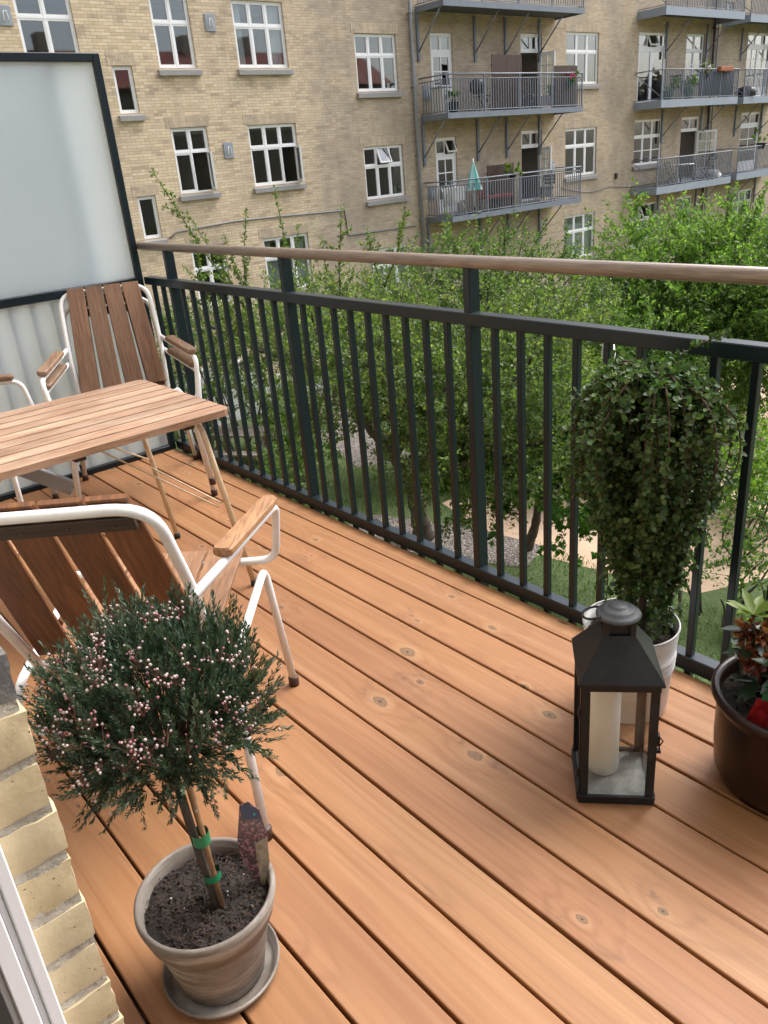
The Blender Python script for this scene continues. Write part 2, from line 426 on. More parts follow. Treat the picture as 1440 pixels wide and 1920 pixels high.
def m_near_brick():
    t = NT('near_brick'); oi = t.n('ObjectInfo'); vec = t.coord(); r = oi.outputs['Random']
    vv = t.n('VectorMath', _operation='ADD', i0=vec, i1=t.n('CombineXYZ', X=t.math('MULTIPLY', r, 31.0), Y=t.math('MULTIPLY', r, 17.0)).outputs[0]).outputs[0]
    a = t.noise(vv, 16, 4, .6); b = t.noise(vv, 55, 4, .7)
    c = t.mix(t.rng(a, .3, .7), (.505, .405, .235), (.42, .325, .175))
    c = t.mix(t.rng(r, 0, 1, 0, .5), c, (.50, .42, .28))
    c = t.mix(t.rng(b, .35, .7, 0, .35), c, (.58, .49, .33))
    vo = t.n('TexVoronoi', Vector=t.n('VectorMath', _operation='MULTIPLY', i0=vv, i1=(1.0, 1.0, 1.7)).outputs[0], Scale=130.0); pit = t.math('MULTIPLY', t.rng(t.math('ADD', vo.outputs['Distance'], t.math('MULTIPLY', t.math('SUBTRACT', t.noise(vv, 300, 3), .5), .35)), .26, .14), t.math('GREATER_THAN', t.n('SeparateColor', Color=vo.outputs['Color']).outputs[0], .76))
    c = t.mix(t.math('MULTIPLY', pit, .85), c, (.07, .045, .03))
    p = t.bsdf(Base__Color=c, Roughness=.9)
    t.set(p, 'Normal', t.bump(t.math('SUBTRACT', t.math('MULTIPLY', b, .6), pit), .6, .003)); M['near_brick'] = t.m
m_near_brick()
pm('sooty_brick', (.12, .115, .11), .95, .4, 18, .8, 60, dirt=(.30, .28, .25, .6), dscale=14)
pm('mortar', (.46, .415, .335), .98, .3, 40, 1.0, 150, dirt=(.20, .185, .16, .6), dscale=60)
pm('chip', (.60, .47, .33), .95, .2, 40, .6, 120)

def m_leaf(name, dark, light, hi, trans=.35, rough=.5, spec=.35, back=1.25, patch=0):
    t = NT(name); g = t.n('NewGeometry'); r = g.outputs['Random Per Island']
    c = t.mix(t.rng(r, 0, .8), dark, light); c = t.mix(t.rng(r, .80, 1.0, 0, .9), c, hi)
    if patch:
        pn = t.noise(t.coord(), patch, 3, .6); c = t.mix(t.rng(pn, .52, .70, 0, .45), c, hi); c = t.mix(t.rng(pn, .48, .32, 0, .45), c, dark)
    p = t.n('BsdfPrincipled', Base__Color=c, Roughness=rough); t.set(p, 'Specular__IOR__Level', spec)
    tr = t.n('BsdfTranslucent', Color=t.mix(1.0, c, (back, back*1.12, back*.6), 'MULTIPLY'))
    mx = t.n('MixShader', i0=trans, i1=p.outputs[0], i2=tr.outputs[0]); t.surf(mx.outputs[0]); M[name] = t.m
m_leaf('leaf_apple', (.055, .105, .022), (.125, .195, .042), (.290, .330, .100), .46, patch=1.3)
m_leaf('leaf_apple_back', (.050, .102, .024), (.115, .190, .046), (.240, .300, .095), .46, patch=1.3)
m_leaf('leaf_feather', (.072, .145, .026), (.155, .265, .050), (.285, .400, .110), .50, patch=1.3)
m_leaf('leaf_maple', (.032, .100, .012), (.080, .180, .022), (.140, .260, .040), .42, patch=1.3)
m_leaf('leaf_lime', (.090, .180, .020), (.165, .280, .035), (.270, .360, .060), .45)
m_leaf('leaf_shrub', (.042, .102, .016), (.100, .185, .030), (.190, .280, .060), .45, patch=1.3)
m_leaf('dead_flower', (.075, .016, .012), (.19, .062, .030), (.36, .20, .10), .25, .8, .2)
m_leaf('leaf_grass', (.045, .092, .012), (.085, .150, .024), (.16, .20, .05), .3)
m_leaf('leaf_cotoneaster', (.030, .068, .018), (.064, .122, .034), (.150, .205, .070), .30, .48, .35, patch=9)
m_leaf('needle', (.020, .044, .026), (.055, .092, .056), (.150, .180, .120), .18, .5, .35, patch=12)
m_leaf('needle_dry', (.15, .09, .04), (.24, .15, .07), (.30, .2, .1), .2)
m_leaf('leaf_rhodo', (.016, .034, .018), (.030, .055, .025), (.05, .08, .04), .10, .32, .5)
m_leaf('leaf_rhodo_new', (.115, .185, .030), (.175, .245, .050), (.26, .31, .09), .28, .35, .4)

def m_glass(name, tint=(.86, .90, .90), refl=1.0):
    t = NT(name); fr = t.n('Fresnel', IOR=t.rng(t.n('NewGeometry').outputs['Backfacing'], 0, 1, 1.5, .6667))
    gl = t.n('BsdfGlossy', Color=(.95, .97, 1.0), Roughness=.02); tr = t.n('BsdfTransparent', Color=tint)
    mx = t.n('MixShader', i0=t.math('MULTIPLY', fr.outputs[0], refl, clamp=True), i1=tr.outputs[0], i2=gl.outputs[0]); t.surf(mx.outputs[0]); M[name] = t.m
m_glass('window_glass', (.82, .85, .85), 2.0); m_glass('lantern_glass', (.97, .98, .975), .8)

def m_frost():
    t = NT('frosted_glass'); vec = t.coord()
    c = t.mix(t.rng(t.noise(vec, .9, 3), .3, .7), (.70, .79, .85), (.75, .83, .875))
    df = t.n('BsdfDiffuse', Color=c); tr = t.n('BsdfTranslucent', Color=c)
    mx = t.n('MixShader', i0=.60, i1=df.outputs[0], i2=tr.outputs[0])
    m1 = mx
    gl = t.n('BsdfGlossy', Roughness=.28, Color=(.9, .93, .96)); fr = t.n('Fresnel', IOR=t.rng(t.n('NewGeometry').outputs['Backfacing'], 0, 1, 1.45, .69))
    m2 = t.n('MixShader', i0=t.math('MULTIPLY', fr.outputs[0], .7), i1=m1.outputs[0], i2=gl.outputs[0]); t.surf(m2.outputs[0]); M['frosted_glass'] = t.m
m_frost()

def m_ground():
    t = NT('lawn_grass'); vec = t.coord()
    a = t.noise(vec, .5, 5, .6); b = t.noise(vec, 22, 4, .7)
    c = t.mix(t.rng(a, .35, .65), (.038, .066, .016), (.066, .105, .026)); c = t.mix(t.rng(b, .4, .75, 0, .6), c, (.095, .135, .040))
    c = t.mix(t.rng(t.noise(vec, 1.7, 5, .7), .60, .72, 0, .6), c, (.12, .09, .055))
    p = t.bsdf(Base__Color=c, Roughness=.9); t.set(p, 'Normal', t.bump(b, 1.0, .04)); M['lawn_grass'] = t.m
    t = NT('gravel'); vec = t.coord(); a = t.noise(vec, .8, 5, .6); b = t.noise(vec, 40, 3, .7)
    c = t.mix(t.rng(a, .35, .65), (.42, .295, .20), (.50, .365, .26)); c = t.mix(t.rng(b, .4, .7, 0, .5), c, (.28, .2, .14))
    c = t.mix(t.rng(t.noise(vec, 2.2, 5, .7), .62, .72, 0, .5), c, (.13, .15, .07))
    p = t.bsdf(Base__Color=c, Roughness=.95); t.set(p, 'Normal', t.bump(b, .6, .01)); M['gravel'] = t.m
    t = NT('cobbles'); vec = t.coord(); vo = t.n('TexVoronoi', Vector=vec, Scale=15.0, _feature='DISTANCE_TO_EDGE'); vc = t.n('TexVoronoi', Vector=vec, Scale=15.0)
    c = t.mix(t.n('SeparateColor', Color=vc.outputs['Color']).outputs[0], (.15, .13, .12), (.25, .215, .195)); c = t.mix(t.rng(vo.outputs[0], .10, .03), c, (.075, .07, .05))
    p = t.bsdf(Base__Color=c, Roughness=.85); t.set(p, 'Normal', t.bump(t.rng(vo.outputs[0], 0, .15), .8, .03)); M['cobbles'] = t.m
m_ground()

def m_print(name, cols, scale):
    """flat printed picture: blotches of the given colours"""
    t = NT(name); vec = t.coord(); vo = t.n('TexVoronoi', Vector=vec, Scale=scale); r = t.n('SeparateColor', Color=vo.outputs['Color']).outputs[0]
    c = cols[0]
    for i, k in enumerate(cols[1:]): c = t.mix(t.math('GREATER_THAN', r, (i+1)/len(cols)), c, k)
    c = t.mix(t.rng(vo.outputs['Distance'], .3, .7, 0, .6), c, cols[-1])
    p = t.bsdf(Base__Color=c, Roughness=.25); t.set(p, 'Coat__Weight', .4); M[name] = t.m
m_print('tag_flowers', [(.30, .12, .15), (.42, .20, .23), (.15, .07, .08), (.08, .06, .06)], 210.0)
m_print('tag_beige', [(.35, .28, .20), (.28, .22, .16), (.40, .33, .25)], 90.0)
m_print('tag_red', [(.22, .010, .014), (.28, .016, .016), (.16, .006, .010)], 60.0)
pm('teak_dummy', (.2,.1,.05)); pm('stalk', (.10, .030, .020), .8, .2, 30); pm('tag_blue', (.05, .06, .13), .3, .2, 20); pm('tag_teal', (.02, .35, .38), .3, .05, 20); pm('tag_green', (.01, .12, .05), .35, .2, 30)

# ================================================================== STRUCTURE: ground
def sheet(name, pts, z, mat):
    mb = MB(); mb.quadset([(x, y, z) for x, y in pts], [tuple(range(len(pts)))]); o = mb.build(name, M[mat]); tag(o, kind='structure'); return o
sheet('ground', [(-90, -90), (120, -90), (120, 160), (-90, 160)], GROUND, 'lawn_grass')
sheet('gravel_path', [(-10.6, 9.9), (-8.2, 9.3), (-5.2, 9.9), (-4.2, 12), (-4.6, 18), (-6.4, 26), (-9.5, 40), (-16, 40), (-13.2, 27), (-11.6, 20.6), (-10.6, 14)], GROUND+.004, 'gravel')
sheet('cobbled_path', [(-19.6, 12.0), (-15.2, 10.55), (-13.5, 10.1), (-12.9, 11.3), (-15.6, 12.2), (-19.6, 13.6)], GROUND+.008, 'cobbles')
sheet('cobbled_strip', [(-11.2, 7.7), (-9.2, 8.1), (-7.6, 8.9), (-7.9, 9.7), (-9.2, 9.5), (-11.2, 8.7)], GROUND+.012, 'cobbles')

# ================================================================== STRUCTURE: courtyard facade opposite
FX = -20.0
bld = empty('apartment_building', (FX, 20, GROUND))
tag(bld, 'long yellow brick apartment block with white windows and grey steel balconies across the courtyard', 'building')
openings = []
def add_open(*r): openings.append(r)
WIN = []   # (y0,y1,z0,z1,cols,kind)
def W(y0, y1, z0, z1, cols=3, **kw): WIN.append((y0, y1, z0, z1, cols, kw)); add_open(y0, y1, z0, z1)
tr = .63  # transom height as a share of the window
# kitchen and stair bays
for (z0) in (3.93, 1.10, -1.75):
    W(7.1, 8.35, z0+(.07 if z0 > 3 else 0), z0+1.52, 2)
    W(10.23, 11.25, z0, z0+1.52, 2, openr=(z0 == 1.10))
    W(12.45, 14.0, z0, z0+1.50, 3, openr=(z0 == 1.10), curtain=(z0 > 3 or z0 < 0))
for (z0) in (2.98, .14, -2.75): W(9.02, 9.52, z0, z0+1.0, 1, small=True)
for (z0) in (3.32, .41, -2.5): W(16.31, 17.87, z0, z0+1.46, 3, tilt=(z0 == .41), blind=(z0 > 3), curtain=(z0 < 0))
for (z0) in (3.39, .34, -2.65): W(25.8, 27.68, z0, z0+1.62, 3, curtain=(z0 < 0))
for (z0) in (.44, -2.7): W(30.13, 32.1, z0, z0+1.65, 3, bars=True, tilt=(z0 < 0))
W(33.5, 34.88, 3.5, 5.1, 2, bars=True)
W(33.5, 34.8, -2.6, -1.05, 2)
W(36.2, 37.0, 5.55, 6.3, 1, small=True); W(36.2, 37.0, 2.62, 3.2, 1, small=True)
W(38.4, 40.2, -2.7, -1.2, 3)
W(44, 46, 3.4, 5.0, 3); W(44, 46, .4, 2.0, 3); W(48, 50, 3.4, 5.0, 3); W(48, 50, .4, 2.0, 3)
DOORS = [(19.25, 20.2, 2.62, 4.86, 2, {}), (19.25, 20.2, -.28, 1.97, 2, {'tilt': True}),
         (23.38, 24.48, 2.62, 4.92, 2, {'open': 'r'}), (23.38, 24.48, -.28, 2.0, 2, {'open': 'r2'}),
         (30.18, 32.15, 2.62, 5.1, 2, {'plain': True, 'tilt': True}), (33.5, 34.95, -.42, 2.08, 2, {'open': 'wide'}),
         (38.45, 40.6, 2.62, 5.25, 3, {}), (38.45, 40.3, -.42, 2.1, 2, {})]
for d in DOORS: add_open(*d[:4])

def facade_wall():
    ys = sorted(set([0.13, 62.0]+[v for o in openings for v in o[:2]])); zs = sorted(set([GROUND, 11.5]+[v for o in openings for v in o[2:4]]))
    mb = MB(); dep = .22
    def inside(y, z): return any(o[0] < y < o[1] and o[2] < z < o[3] for o in openings)
    idx = {}
    def vid(i, j):
        if (i, j) not in idx: idx[(i, j)] = len(mb.v); mb.v.append((FX, ys[i], zs[j]))
        return idx[(i, j)]
    for i in range(len(ys)-1):
        for j in range(len(zs)-1):
            if not inside((ys[i]+ys[i+1])/2, (zs[j]+zs[j+1])/2):
                mb.f.append((vid(i, j), vid(i+1, j), vid(i+1, j+1), vid(i, j+1))); mb.sm.append(False)
    for (y0, y1, z0, z1) in openings:
        a, b = FX, FX-dep
        mb.quadset([(a,y0,z0),(b,y0,z0),(b,y1,z0),(a,y1,z0)], [(0,1,2,3)]); mb.quadset([(a,y0,z1),(b,y0,z1),(b,y1,z1),(a,y1,z1)], [(3,2,1,0)])
        mb.quadset([(a,y0,z0),(b,y0,z0),(b,y0,z1),(a,y0,z1)], [(3,2,1,0)]); mb.quadset([(a,y1,z0),(b,y1,z0),(b,y1,z1),(a,y1,z1)], [(0,1,2,3)])
    mb.build('wall', M['facade_brick'], bld, True)
facade_wall()
mb = MB(); mb.box(FX-5, FX-4.8, 0, 62, GROUND, 11.4)
for z in (-3.2, -.3, 2.6, 5.5, 8.4): mb.box(FX-4.79, FX-.24, .2, 61.8, z-.12, z)
for y in (.2, 8.7, 11.8, 15.3, 18.3, 22, 25.1, 29, 32.8, 35.6, 41, 47): mb.box(FX-4.7, FX-.26, y, y+.1, GROUND+.1, 11.3)
mb.build('interior_walls', M['room'], bld, True)
mb = MB(); mb.quadset([(FX-6, -.5, 11.5), (FX+.5, -.5, 11.3), (FX-5, -.5, 15.5), (FX-6, 62, 11.5), (FX+.5, 62, 11.3), (FX-5, 62, 15.5)], [(1,4,5,2),(0,2,5,3),(0,1,2),(3,5,4)])
mb.build('roof', M['roof_red'], bld, True)

FR = M['frame_white']; GL = M['window_glass']
def bars_into(mb, X, y0, y1, z0, z1, wd, dp): mb.box(X-dp/2, X+dp/2, y0, y1, z0, z1)
def rect_frame(mb, X, y0, y1, z0, z1, wd, dp):
    mb.box(X-dp/2, X+dp/2, y0, y0+wd, z0, z1); mb.box(X-dp/2, X+dp/2, y1-wd, y1, z0, z1)
    mb.box(X-dp/2, X+dp/2, y0+wd, y1-wd, z0, z0+wd); mb.box(X-dp/2, X+dp/2, y0+wd, y1-wd, z1-wd, z1)
PANE_N = 0
def pane(parent, X, y0, y1, z0, z1):
    MB().box(X-.006, X+.006, y0-.004, y1+.004, z0-.004, z1+.004).build('pane', GL, parent, True)
def sash(parent, X, y0, y1, z0, z1, mode=None, glazing=0):
    """one casement: rectangular frame with its pane; mode opens it (real rotated geometry)"""
    mb = MB(); wd = .040
    if mode is None:
        rect_frame(mb, X, y0, y1, z0, z1, wd, .05)
        for k in range(glazing): zz = z0+(z1-z0)*(k+1)/(glazing+1); mb.box(X-.02, X+.02, y0+wd, y1-wd, zz-.016, zz+.016)
        mb.build('casement', FR, parent, True); pane(parent, X, y0+wd, y1-wd, z0+wd, z1-wd)
        return
    rect_frame(mb, 0, 0, y1-y0, 0, z1-z0, wd, .05); pn = MB().box(-.006, .006, wd-.004, y1-y0-wd+.004, wd-.004, z1-z0-wd+.004)
    for k in range(glazing): zz = (z1-z0)*(k+1)/(glazing+1); mb.box(-.02, .02, wd, y1-y0-wd, zz-.016, zz+.016)
    if mode == 'tilt': m = Matrix.Translation((X, y0, z1)) @ Matrix.Rotation(R(-24), 4, 'Y') @ Matrix.Translation((0, 0, -(z1-z0)))
    elif mode == 'right': m = Matrix.Translation((X, y1, z0)) @ Matrix.Rotation(R(72), 4, 'Z') @ Matrix.Translation((0, -(y1-y0), 0))
    elif mode == 'left': m = Matrix.Translation((X, y0, z0)) @ Matrix.Rotation(R(-62), 4, 'Z')
    for b in (mb, pn): b.v = [tuple(m @ Vector(p)) for p in b.v]
    mb.build('casement', FR, parent, True); pn.build('pane', GL, parent, True)
def window(y0, y1, z0, z1, cols, kw):
    X = FX-.10; root = empty('window', (0, 0, 0), 0, bld); root.location = V(FX, (y0+y1)/2, z0)-bld.location
    mb = MB(); rect_frame(mb, X, y0+.004, y1-.004, z0+.004, z1-.004, .036, .09)
    iy0, iy1, iz0, iz1 = y0+.041, y1-.041, z0+.041, z1-.041
    zt = z0+(z1-z0)*tr
    if kw.get('small'):
        mb.build('frame', FR, root, True); sash(root, X+.01, iy0, iy1, iz0, iz1)
    else:
        mb.box(X-.045, X+.045, iy0, iy1, zt-.024, zt+.024)
        cw = (iy1-iy0)/cols
        for k in range(1, cols): mb.box(X-.044, X+.044, iy0+cw*k-.018, iy0+cw*k+.018, iz0, iz1)
        mb.build('frame', FR, root, True)
        for k in range(cols):
            a = iy0+cw*k+(.018 if k else 0); b = iy0+cw*(k+1)-(.018 if k < cols-1 else 0)
            sash(root, X+.01, a, b, zt+.024, iz1, 'tilt' if (kw.get('tilt') and k == 1) else None)
            sash(root, X+.01, a, b, iz0, zt-.024, 'right' if (kw.get('openr') and k == cols-1) else None, 1 if kw.get('bars') else 0)
    s = MB(); s.quadset([(FX-.05, y0-.07, z0-.02), (FX+.10, y0-.07, z0-.06), (FX+.10, y0-.07, z0-.17), (FX-.05, y0-.07, z0-.17),
                         (FX-.05, y1+.07, z0-.02), (FX+.10, y1+.07, z0-.06), (FX+.10, y1+.07, z0-.17), (FX-.05, y1+.07, z0-.17)],
                        [(0,1,5,4),(1,2,6,5),(2,3,7,6),(0,3,2,1),(4,5,6,7)])
    s.build('sill', M['concrete_sill'], root, True)
    if kw.get('curtain'):
        c = MB()
        for (a, b) in ((iy0, iy0+(iy1-iy0)*.22), (iy1-(iy1-iy0)*.25, iy1)):
            n = 10; vs = []
            for i in range(n+1):
                yy = a+(b-a)*i/n; xx = X-.16+.03*math.sin(i*2.1); vs += [(xx, yy, iz0), (xx, yy, iz1)]
            c.quadset(vs, [(2*i, 2*i+2, 2*i+3, 2*i+1) for i in range(n)], True)
        if z0 < 0: c.box(X-.20, X-.19, iy0, iy1, iz0+.1, iz0+(iz1-iz0)*.8)
        c.build('curtain', M['curtain'], root, True)
    if kw.get('blind'):
        MB().box(X-.14, X-.13, iy1-(iy1-iy0)*.32, iy1, iz0+(iz1-iz0)*.28, iz0+(iz1-iz0)*.62).build('blind', M['blind_dark'], root, True)
    # flat arch of standing bricks above the opening
    MB().box(FX-.02, FX+.006, y0-.10, y1+.10, z1+.004, z1+.25).build('lintel', M['facade_soldier'], root, True)
for wdef in WIN: window(*wdef)

def door(y0, y1, z0, z1, cols, kw):
    X = FX-.10; root = empty('balcony_door', (0, 0, 0), 0, bld); root.location = V(FX, (y0+y1)/2, z0)-bld.location
    mb = MB(); rect_frame(mb, X, y0+.004, y1-.004, z0+.004, z1-.004, .06, .09)
    iy0, iy1, iz0, iz1 = y0+.065, y1-.065, z0+.065, z1-.065; zt = z1-.52
    mb.box(X-.045, X+.045, iy0, iy1, zt-.04, zt+.04); mb.build('frame', FR, root, True)
    n = 3 if kw.get('plain') else cols; cw = (iy1-iy0)/n
    for k in range(n): sash(root, X+.01, iy0+cw*k+.002, iy0+cw*(k+1)-.002, zt+.042, iz1, 'tilt' if (kw.get('tilt') and k == n//2) else None)
    def leaf(ya, yb, m=None, rows=3, c2=2):
        f = MB(); p = []
        w_, h = yb-ya, zt-.042-iz0
        rect_frame(f, 0, 0, w_, 0, h, .085, .05); kick = .0 if kw.get('plain') else h*.22
        if kick: f.box(-.02, .02, .085, w_-.085, .085, kick)
        iw = w_-.17
        if c2 == 2: f.box(-.02, .02, w_/2-.02, w_/2+.02, max(kick, .085), h-.085)
        for r_ in range(1, rows): zz = kick+(h-.085-kick)*r_/rows; f.box(-.018, .018, .085, w_-.085, zz-.018, zz+.018)
        g = MB().box(-.006, .006, .08, w_-.08, max(kick, .08), h-.08)
        mm = Matrix.Translation((X+.01, ya, iz0)) if m is None else m
        for b in (f, g): b.v = [tuple(mm @ Vector(q)) for q in b.v]
        f.build('door_leaf', FR, root, True); g.build('pane', GL, root, True)
    op = kw.get('open')
    if op:
        w_ = (iy1-iy0); ang = {'r': 100, 'r2': 82, 'wide': 125}[op]
        m = Matrix.Translation((X+.03, iy1, iz0)) @ Matrix.Rotation(R(ang), 4, 'Z') @ Matrix.Translation((0, -w_*.62, 0))
        leaf(0, w_*.62, m, 4, 2)
    elif kw.get('plain'):
        mid = (iy0+iy1)/2; leaf(iy0, mid-.003, None, 1, 1); leaf(mid+.003, iy1, None, 1, 1)
    elif cols == 3:
        th = (iy1-iy0)/2; leaf(iy0, iy0+th-.003, None, 4, 2); leaf(iy0+th+.003, iy1, None, 4, 2)
    else: leaf(iy0, iy1, None, 3, 2)
    MB().box(FX-.02, FX+.006, y0-.10, y1+.10, z1+.004, z1+.25).build('lintel', M['facade_soldier'], root, True)
for d in DOORS: door(*d)

# balconies
ST = M['balcony_steel']
def balcony(y0, y1, zb, style, bars=True):
    d = 1.2; root = empty('balcony', (0, 0, 0), 0, bld); root.location = V(FX, (y0+y1)/2, zb)-bld.location
    h = .16 if style == 'a' else .27; x0, x1 = FX+.01, FX+d; zt = zb+h; zr = zt+1.02
    e = MB(); e.box(x0, x1, y0, y0+.05, zb, zt); e.box(x0, x1, y1-.05, y1, zb, zt); e.box(x1-.05, x1, y0+.05, y1-.05, zb, zt)
    e.build('edge_channel', M['balcony_fascia'] if style == 'b' else ST, root, True)
    MB().box(x0, x1-.052, y0+.052, y1-.052, zt-.10, zt-.02).build('floor', M['balcony_soffit'], root, True)
    r = MB(); r.tube([(x0, y0+.03, zr), (x1-.03, y0+.03, zr), (x1-.03, y1-.03, zr), (x0, y1-.03, zr)], .024, 6); r.build('top_rail', ST if style == 'a' else M['pipe_grey'], root, True)
    r = MB()
    for zz in ((zr-.12, zt+.05) if style == 'a' else (zt+.05,)): r.tube([(x0, y0+.03, zz), (x1-.03, y0+.03, zz), (x1-.03, y1-.03, zz), (x0, y1-.03, zz)], .014, 5)
    if style == 'b': r.tube([(x0, y0+.03, zr-.05), (x1-.03, y0+.03, zt+.08)], .015, 5)
    r.build('lower_rail', ST, root, True)
    n = max(2, int(round((y1-y0)/1.6))); ws = V(*root.location)+bld.location
    pme_ = MB().box(-.02, .02, -.02, .02, zb+.02, zr).mesh('rail_post', ST)
    for i in range(n+1): link('rail_post', pme_, root, V(x1-.035, y0+.03+(y1-y0-.06)*i/n, 0)-V(ws.x, ws.y, ws.z))
    if bars:
        z_a, z_b = zt+.05, (zr-.12 if style == 'a' else zr)
        me = MB().box(-.011, .011, -.011, .011, 0, z_b-z_a).mesh('baluster', ST)
        k = int((y1-y0-.1)/.115); ws = V(*root.location)+bld.location
        for i in range(1, k): link('baluster', me, root, V(x1-.033, y0+.03+(y1-y0-.06)*i/k, z_a)-ws)
        if style == 'a':
            for i in range(1, 10): link('baluster', me, root, V(x0+(d-.04)*i/10, y0+.03, z_a)-ws)
    yb = [y0+.03, y0+(y1-y0)*.38, y0+(y1-y0)*.60, y1-.9] if style == 'a' else [y0+(y1-y0)*.35, y1-.7]
    for yy in yb:
        s = MB(); s.box(FX+.004, FX+.07, yy-.04, yy+.04, zb-1.25, zb-.002); s.tube([(FX+.06, yy, zb-1.0), (x1-.15, yy, zb)], .022, 6)
        s.build('bracket', ST, root, True)
    return root
balcony(18.69, 25.2, 2.44, 'a'); balcony(18.69, 25.2, -.48, 'a'); balcony(18.69, 25.2, 5.33, 'a')
balcony(30.0, 35.7, 2.42, 'b'); balcony(30.0, 35.7, -.66, 'b'); balcony(30.0, 35.7, 5.46, 'b')
balcony(36.2, 41.0, 2.40, 'b'); balcony(36.2, 41.0, -.60, 'b'); balcony(36.2, 41.0, 5.40, 'b')
# downpipes, vents, cables
def pipe(y, z0, z1, r=.055, mat='pipe_grey'):
    mb = MB(); mb.tube([(FX+.09, y, z0), (FX+.09, y, z1)], r, 8)
    zz = z0+.6
    while zz < z1: mb.box(FX+.004, FX+.15, y-.07, y+.07, zz, zz+.035); zz += 1.9
    mb.build('downpipe', M[mat], bld, True)
pipe(18.42, GROUND, 11); pipe(35.45, GROUND, 11, .05, 'dark_plastic'); pipe(35.75, GROUND, 11, .035)
for (y, z) in ((6.72, 4.72), (11.64, 4.72), (11.64, 1.84), (18.86, 3.05), (18.86, .18), (24.9, .55)):
    o = empty('wall_plate', V(FX, y, z)-bld.location, 0, bld)
    MB().cbox(FX+.003, FX+.03, y, y+.28, z, z+.38, .006).build('plate', M['plate_grey'], o, True)
    MB().tube([(FX+.04, y+.09, z+.08), (FX+.07, y+.09, z+.12), (FX+.07, y+.11, z+.27), (FX+.07, y+.17, z+.27), (FX+.07, y+.19, z+.12), (FX+.04, y+.19, z+.08)], .012, 5).build('hook', M['white_plastic'], o, True)
c = MB(); c.tube([(FX+.02, 9.7, .10), (FX+.02, 9.9, .22), (FX+.02, 11.66, .30), (FX+.02, 13.5, .26), (FX+.02, 15.4, .21), (FX+.02, 15.45, -.5), (FX+.02, 18.2, -.53)], .022, 5)
c.build('cable', M['pipe_grey'], bld, True); c = MB(); c.tube(curve([(FX+.02, 25.6, -.02), (FX+.02, 27.1, -.28), (FX+.02, 28.6, -.22), (FX+.02, 30, -.31), (FX+.02, 33, -.30)]), .018, 5)
c.build('cable', M['pipe_grey'], bld, True)
MB().box(FX+.005, FX+.08, 28.9, 29.0, .05, .25).build('junction_box', M['dark_plastic'], bld, True)
mb = MB(); mb.box(FX+.004, FX+.08, .2, 62, GROUND, GROUND+.75); mb.build('plinth', M['concrete_low'], bld, True)

# ================================================================== STRUCTURE: own building, balcony deck
WY = .12
home = empty('home_building', (-.76, WY, GROUND)); tag(home, 'yellow brick house wall beside the white balcony door frame', 'building')
mb = MB(); mb.box(-19.9, -.7645, -.32, WY-.004, GROUND, 10.5); mb.box(.62, 22, -.32, WY-.003, GROUND, 10.5); mb.box(-.776, .62, -.32, WY-.003, 2.45, 10.5); mb.box(-.776, .62, -.32, WY-.003, GROUND, -.02)
mb.build('wall', M['mortar'], home, True)
mb = MB(); mb.quadset([(-20, .7, 10.4), (22, .7, 10.4), (22, -4.5, 15), (-20, -4.5, 15), (22, -10, 10.4), (-20, -10, 10.4)], [(0,1,2,3),(3,2,4,5)]); mb.build('roof', M['roof_red'], home, True)
mb = MB(); mb.box(-2.2, -2.1, -4, -.33, 0, 2.5); mb.box(2.1, 2.2, -4, -.33, 0, 2.5); mb.box(-2.2, 2.2, -4.1, -4, 0, 2.5); mb.box(-2.2, 2.2, -4.1, -.33, 2.5, 2.6); mb.box(-2.2, 2.2, -4.1, -.33, -.1, 0)
mb.build('interior_walls', M['plaster'], home, True)
# bricks of the door reveal, each an uneven block, mortar recessed between them
def brick_mesh(seed, ln):
    r_ = random.Random(seed); nx, ny, nz = 3, 9, 4; L_, D_, H_ = .06, ln, .0530
    mb = MB(); vs = {}
    def pt(i, j, k):
        if (i, j, k) in vs: return vs[(i, j, k)]
        x, y, z = -L_+L_*i/nx, -D_*(1-j/ny), H_*k/nz
        e = sum((i in (0, nx), j in (0, ny), k in (0, nz)))
        jt = 0 if e < 2 else .0017
        x += r_.uniform(-jt, jt)-(.0018 if e >= 2 and i == nx else 0); y += r_.uniform(-jt, jt)-(.002 if e >= 2 and j == ny else 0); z += r_.uniform(-jt, jt)*.9
        vs[(i, j, k)] = len(mb.v); mb.v.append((x, y, z)); return vs[(i, j, k)]
    def q(*p): mb.f.append(tuple(pt(*a) for a in p)); mb.sm.append(True)
    for j in range(ny):
        for k in range(nz): q((nx,j,k),(nx,j+1,k),(nx,j+1,k+1),(nx,j,k+1))
    for i in range(nx):
        for k in range(nz): q((i,ny,k),(i,ny,k+1),(i+1,ny,k+1),(i+1,ny,k))
    for i in range(nx):
        for j in range(ny): q((i,j,nz),(i+1,j,nz),(i+1,j+1,nz),(i,j+1,nz)); q((i,j,0),(i,j+1,0),(i+1,j+1,0),(i+1,j,0))
    return mb
bms = [brick_mesh(s, .112).mesh('brick', M['near_brick']) for s in range(6)]
bsoot = brick_mesh(31, .112).mesh('sooty_brick', M['sooty_brick'])
for me in bms+[bsoot]: me.set_sharp_from_angle(angle=R(35))
for k in range(0, 37):
    z = .022+k*.0676
    me = bsoot if k in (15, 16, 17) else bms[rnd.randrange(6)]
    o = link('brick', me, home, V(-.76+rnd.uniform(-.002, .002), WY+rnd.uniform(-.003, .002), z)-home.location); o.rotation_euler = (rnd.uniform(-.012, .012), 0, rnd.uniform(-.02, .02))
